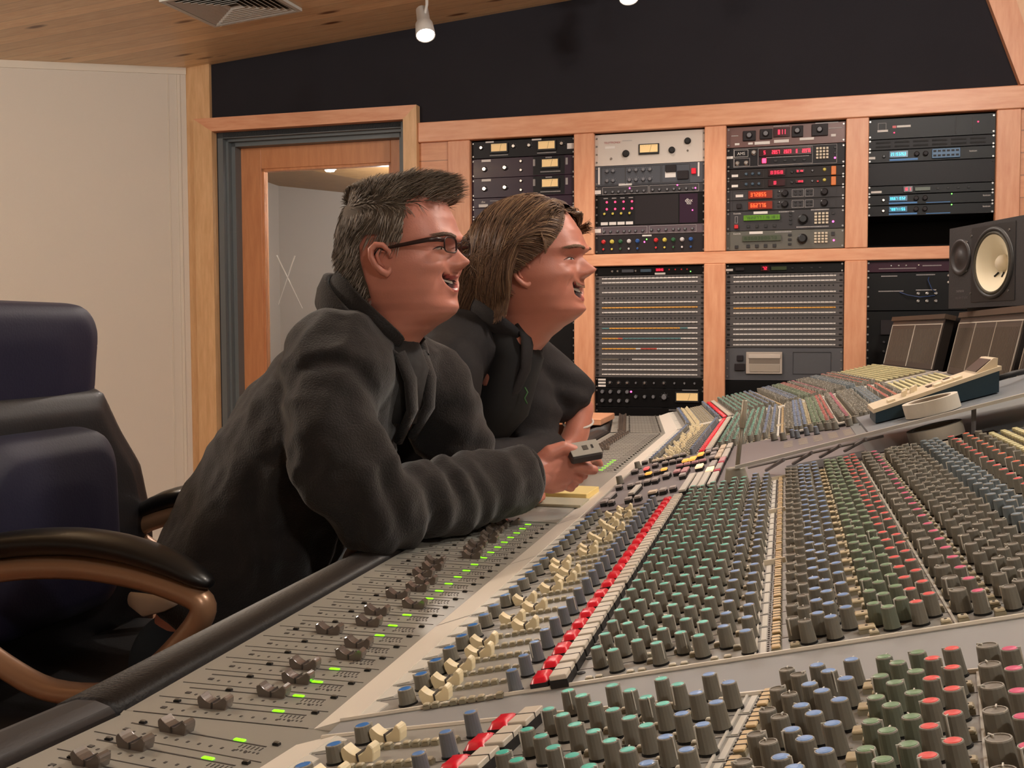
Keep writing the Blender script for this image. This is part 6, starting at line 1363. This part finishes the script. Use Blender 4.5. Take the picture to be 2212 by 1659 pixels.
# long hair
def hair_ok2(u, phi):
    a = abs(math.degrees(phi)); front = .104 if a < 18 else (.104-(a-18)/72*.112 if a < 90 else (-.02 if a < 115 else -.072))
    return u > front
HC = [mat('longhair_brown', (108, 80, 60), .5), mat('longhair_fair', (158, 126, 94), .5), mat('longhair_dark', (82, 60, 48), .5), mat('longhair_mid', (132, 100, 76), .5)]
hroot = cap_mesh(hd2, hair_ok2, .010, 'hair', mat('longhair_under', (84, 62, 48), .8), m2, MH2)
paths = []; k2 = hd2.k
def env(p, grow):     # push a point out of the skull ellipsoid
    c = Vector((-.006, 0, .022)); r = Vector((.108+grow, .086+grow, .112+grow)); d = p-c; s_ = math.sqrt((d.x/r.x)**2+(d.y/r.y)**2+(d.z/r.z)**2)
    if s_ < 1 and p.z > -.10: d = d/s_; return c+d
    return p
for q in range(8000):
    side = -1 if rn.random() < .70 else 1
    t0 = 1.0; kind_ = rn.random()
    if kind_ < .45:      # from the crown and parting
        t0 = rn.random(); root = Vector((.080-.165*t0, side*rn.uniform(.002, .03), .120-.10*max(0, t0-.5)**1.2)); root = env(root, .006)
        if t0 < .15: root.z -= .014*(1-t0/.15)
    elif kind_ < .82:    # along the hairline over the temple
        a_ = rn.uniform(14, 95); u = (.104-max(0, a_-18)/72*.112)+abs(rn.gauss(0, .008)); f, l, uu = hd2.pt(u, R(a_)*side, .004, False); root = Vector((f, l, uu)); t0 = .15+a_/140
    else:
        u = rn.uniform(-.05, .10); ph = rn.uniform(R(95), R(180))*side; f, l, uu = hd2.pt(u, ph, .006, False); root = Vector((f, l, uu)); t0 = .6+.3*rn.random()
    s1 = max(0, min(1, t0*.85+rn.uniform(-.16, .20)))
    end = Vector((-.030-.140*s1, side*(.090-.058*s1), -.078-.012*rn.random()+.045*s1*s1))
    if s1 > .45: end = end+Vector((-.045*rn.random(), 0, .020*rn.random()))
    if side > 0 and t0 < .15 and rn.random() < .6: end = Vector((.086+.008*rn.random(), .042+.02*rn.random(), .060+.025*rn.random()))
    if side < 0 and t0 < .10 and rn.random() < .15: end = Vector((.05, -.085, .02))
    grow = rn.uniform(.008, .024)
    hi = .12-.05*t0; mid = Vector((root.x*.45+end.x*.45-.015, side*(.080+grow), .05+hi*.25))
    ph_ = t0*4+noise.noise(Vector((s1*3, t0*3, side)))*2; amp = rn.uniform(.006, .011); n_seg = 14; pts = []
    for k_ in range(n_seg+1):
        t = k_/n_seg; p = root*(1-t)**2+mid*2*t*(1-t)+end*t*t; p = env(p, grow*min(1, t*5)+.005)
        wv = math.sin(t*8.5+ph_)*amp*min(1, t*1.8); p = p+Vector((wv*.8, wv*.5*side, wv)); pts.append(MH2 @ (p*k2))
    paths.append((pts, rn.uniform(.0006, .0011)))
strands('hair_strands', paths, hroot, HC, pick=lambda q: [0, 3, 1, 2, 3, 0, 3][q % 7])
# moustache shade
paths = []
for q in range(260):
    l = rn.uniform(-.024, .024); u = -.030-.004*rn.random()+.004*(l/.024)**2; f = interp(F2, u)+.0015-(l*9)**2*.12; a = Vector((f*k2, l*k2, u*k2)); paths.append(([MH2 @ a, MH2 @ (a+Vector((.0012, l*.05, -.003))), MH2 @ (a+Vector((.0014, l*.09, -.0055)))], .0005))
strands('moustache', paths, m2, [mat('stubble', (170, 130, 104), .6)])

# ---------------- office chair ----------------
ch = thing('office_chair', 'high-backed black leather office chair with curved bronze armrests, at the left edge', 'chair', (-1.1, 1.56, -H)); IC = ch.matrix_basis.inverted()
def LC(p): return IC @ (Vector(p)+HZ)
LEA = mat('leather_black', (24, 22, 24), .5, spec=.4, bump=.2, bscale=220, coat=.15); LEB = mat('leather_black_blue_sheen', (26, 24, 50), .6, bump=.2, bscale=220); BRZ = mat('bronze_frame', (168, 128, 98), .34, .35, coat=.2); ARMP = mat('arm_pad', (24, 21, 20), .38, coat=.1)  # LEB: black leather with reflected blue light put into its base colour
def cushion(name, pts, m, vox=.009, it=8, disp=()):
    b = MB()
    for (c, r) in pts: b.ball(tuple(LC(c)), r, 20, 14)
    me = fuse(name, b, vox, it, disp); me.materials.append(m); return link(name, me, ch)
def slabc(name, outline, x_of, th, m, lean=0):
    """padded slab facing +x: outline of (y, z), thickness th"""
    b = MB(); n = len(outline); cy = sum(p[0] for p in outline)/n; cz = sum(p[1] for p in outline)/n; rs = []
    for (k_, dx) in ((.80, -.0), (.95, .10), (1.0, .32), (1.0, .62), (.96, .86), (.80, 1.0), (.45, 1.06)):
        rs.append([tuple(LC((x_of(cz+(z-cz)*k_)+dx*th, cy+(y-cy)*k_, cz+(z-cz)*k_))) for y, z in outline])
    b.smooth = True; b.rings(rs); me = fuse(name, b, .008, 5); me.materials.append(m); return link(name, me, ch)
def rrect(y0, y1, z0, z1, r, n=6, top=0):
    o = []
    for cx, cy, a0 in ((y1-r, z1-r, 0), (y0+r, z1-r, 90), (y0+r, z0+r, 180), (y1-r, z0+r, 270)):
        for i in range(n+1): a = R(a0+90*i/n); o.append((cx+r*math.cos(a), cy+r*math.sin(a)))
    return o
xo = lambda z: -1.335-.12*(z+.2)*(-.35)-.0
slabc('headrest', rrect(1.28, 1.775, -.195, .062, .07), lambda z: -1.40+.10*(z), .125, LEB)
slabc('back_wing', [(1.30, -.10), (1.76, -.10), (1.81, -.18), (1.87, -.26), (1.90, -.38), (1.88, -.60), (1.22, -.60), (1.20, -.38), (1.22, -.26), (1.26, -.18)], lambda z: -1.375-.05*z, .11, LEA)
slabc('lumbar_cushion', rrect(1.33, 1.70, -.50, -.165, .07), lambda z: -1.335-.03*z, .14, LEB)
# seat
b = MB(); b.smooth = True; o_ = rrect(-1.36, -.82, 1.28, 1.84, .1)
rs = []
for (k_, z) in ((.90, -.68), (.98, -.66), (1.0, -.62), (.97, -.575), (.85, -.56)): rs.append([tuple(LC((-1.09+(x+1.09)*k_, 1.56+(y-1.56)*k_, z))) for x, y in o_])
b.rings(rs); me = fuse('seat', b, .01, 5); me.materials.append(LEA); link('seat', me, ch)
# armrests: padded top and a bent wooden-bronze loop
for (y, nm) in ((1.30, 'near'), (1.84, 'far')):
    b = MB(); b.smooth = True
    pts = [(-1.30, y, -.375), (-1.20, y, -.330), (-1.10, y, -.308), (-1.00, y, -.300), (-.92, y, -.306), (-.85, y, -.322), (-.80, y, -.342), (-.78, y, -.352)]
    b.tube(*smoothpath([LC(p) for p in pts], [(.024, .012), (.028, .018), (.030, .020), (.031, .020), (.030, .020), (.028, .018), (.022, .014), (.010, .006)]), 20); b.build('arm_pad', ARMP, ch)
    b = MB(); b.smooth = True
    pts = [(-1.32, y, -.43), (-1.24, y, -.378), (-1.12, y, -.348), (-1.00, y, -.338), (-.90, y, -.346), (-.83, y, -.362), (-.795, y, -.378), (-.80, y, -.405), (-.842, y, -.450), (-.895, y, -.496), (-.955, y, -.522), (-1.05, y, -.524), (-1.13, y, -.494), (-1.20, y, -.452), (-1.27, y, -.41)]
    b.tube(*smoothpath([LC(p) for p in pts], [(.021, .018)]*6+[(.021, .018)]*2+[(.021, .016)]*7), 20, (1, 1)); b.build('arm_loop', BRZ, ch)
b = MB(); b.box(-1.3, -.9, 1.34, 1.78, -.73, -.70); b.v = [LC(v) for v in b.v]; b.build('seat_plate', BODY, ch)
b = MB(); b.tube([LC((-1.1, 1.56, -.70)), LC((-1.1, 1.56, -1.0))], .028, 16); b.build('gas_column', BODY, ch)
for i in range(5):
    a = R(72*i+20); b = MB(); b.tube([LC((-1.1, 1.56, -1.0)), LC((-1.1+.15*math.cos(a), 1.56+.15*math.sin(a), -1.01)), LC((-1.1+.29*math.cos(a), 1.56+.29*math.sin(a), -1.055))], [(.028, .02), (.024, .016), (.018, .012)], 10); lg = b.build('leg', BODY, ch)
    b = MB(); b.smooth = True; M = Matrix.Translation(LC((-1.1+.29*math.cos(a), 1.56+.29*math.sin(a), -H+.028))) @ Matrix.Rotation(math.pi/2, 4, 'X'); b.lathe([(.024, -.02), (.028, -.014), (.028, .014), (.024, .02)], 16, M); b.build('castor', BODY, lg)
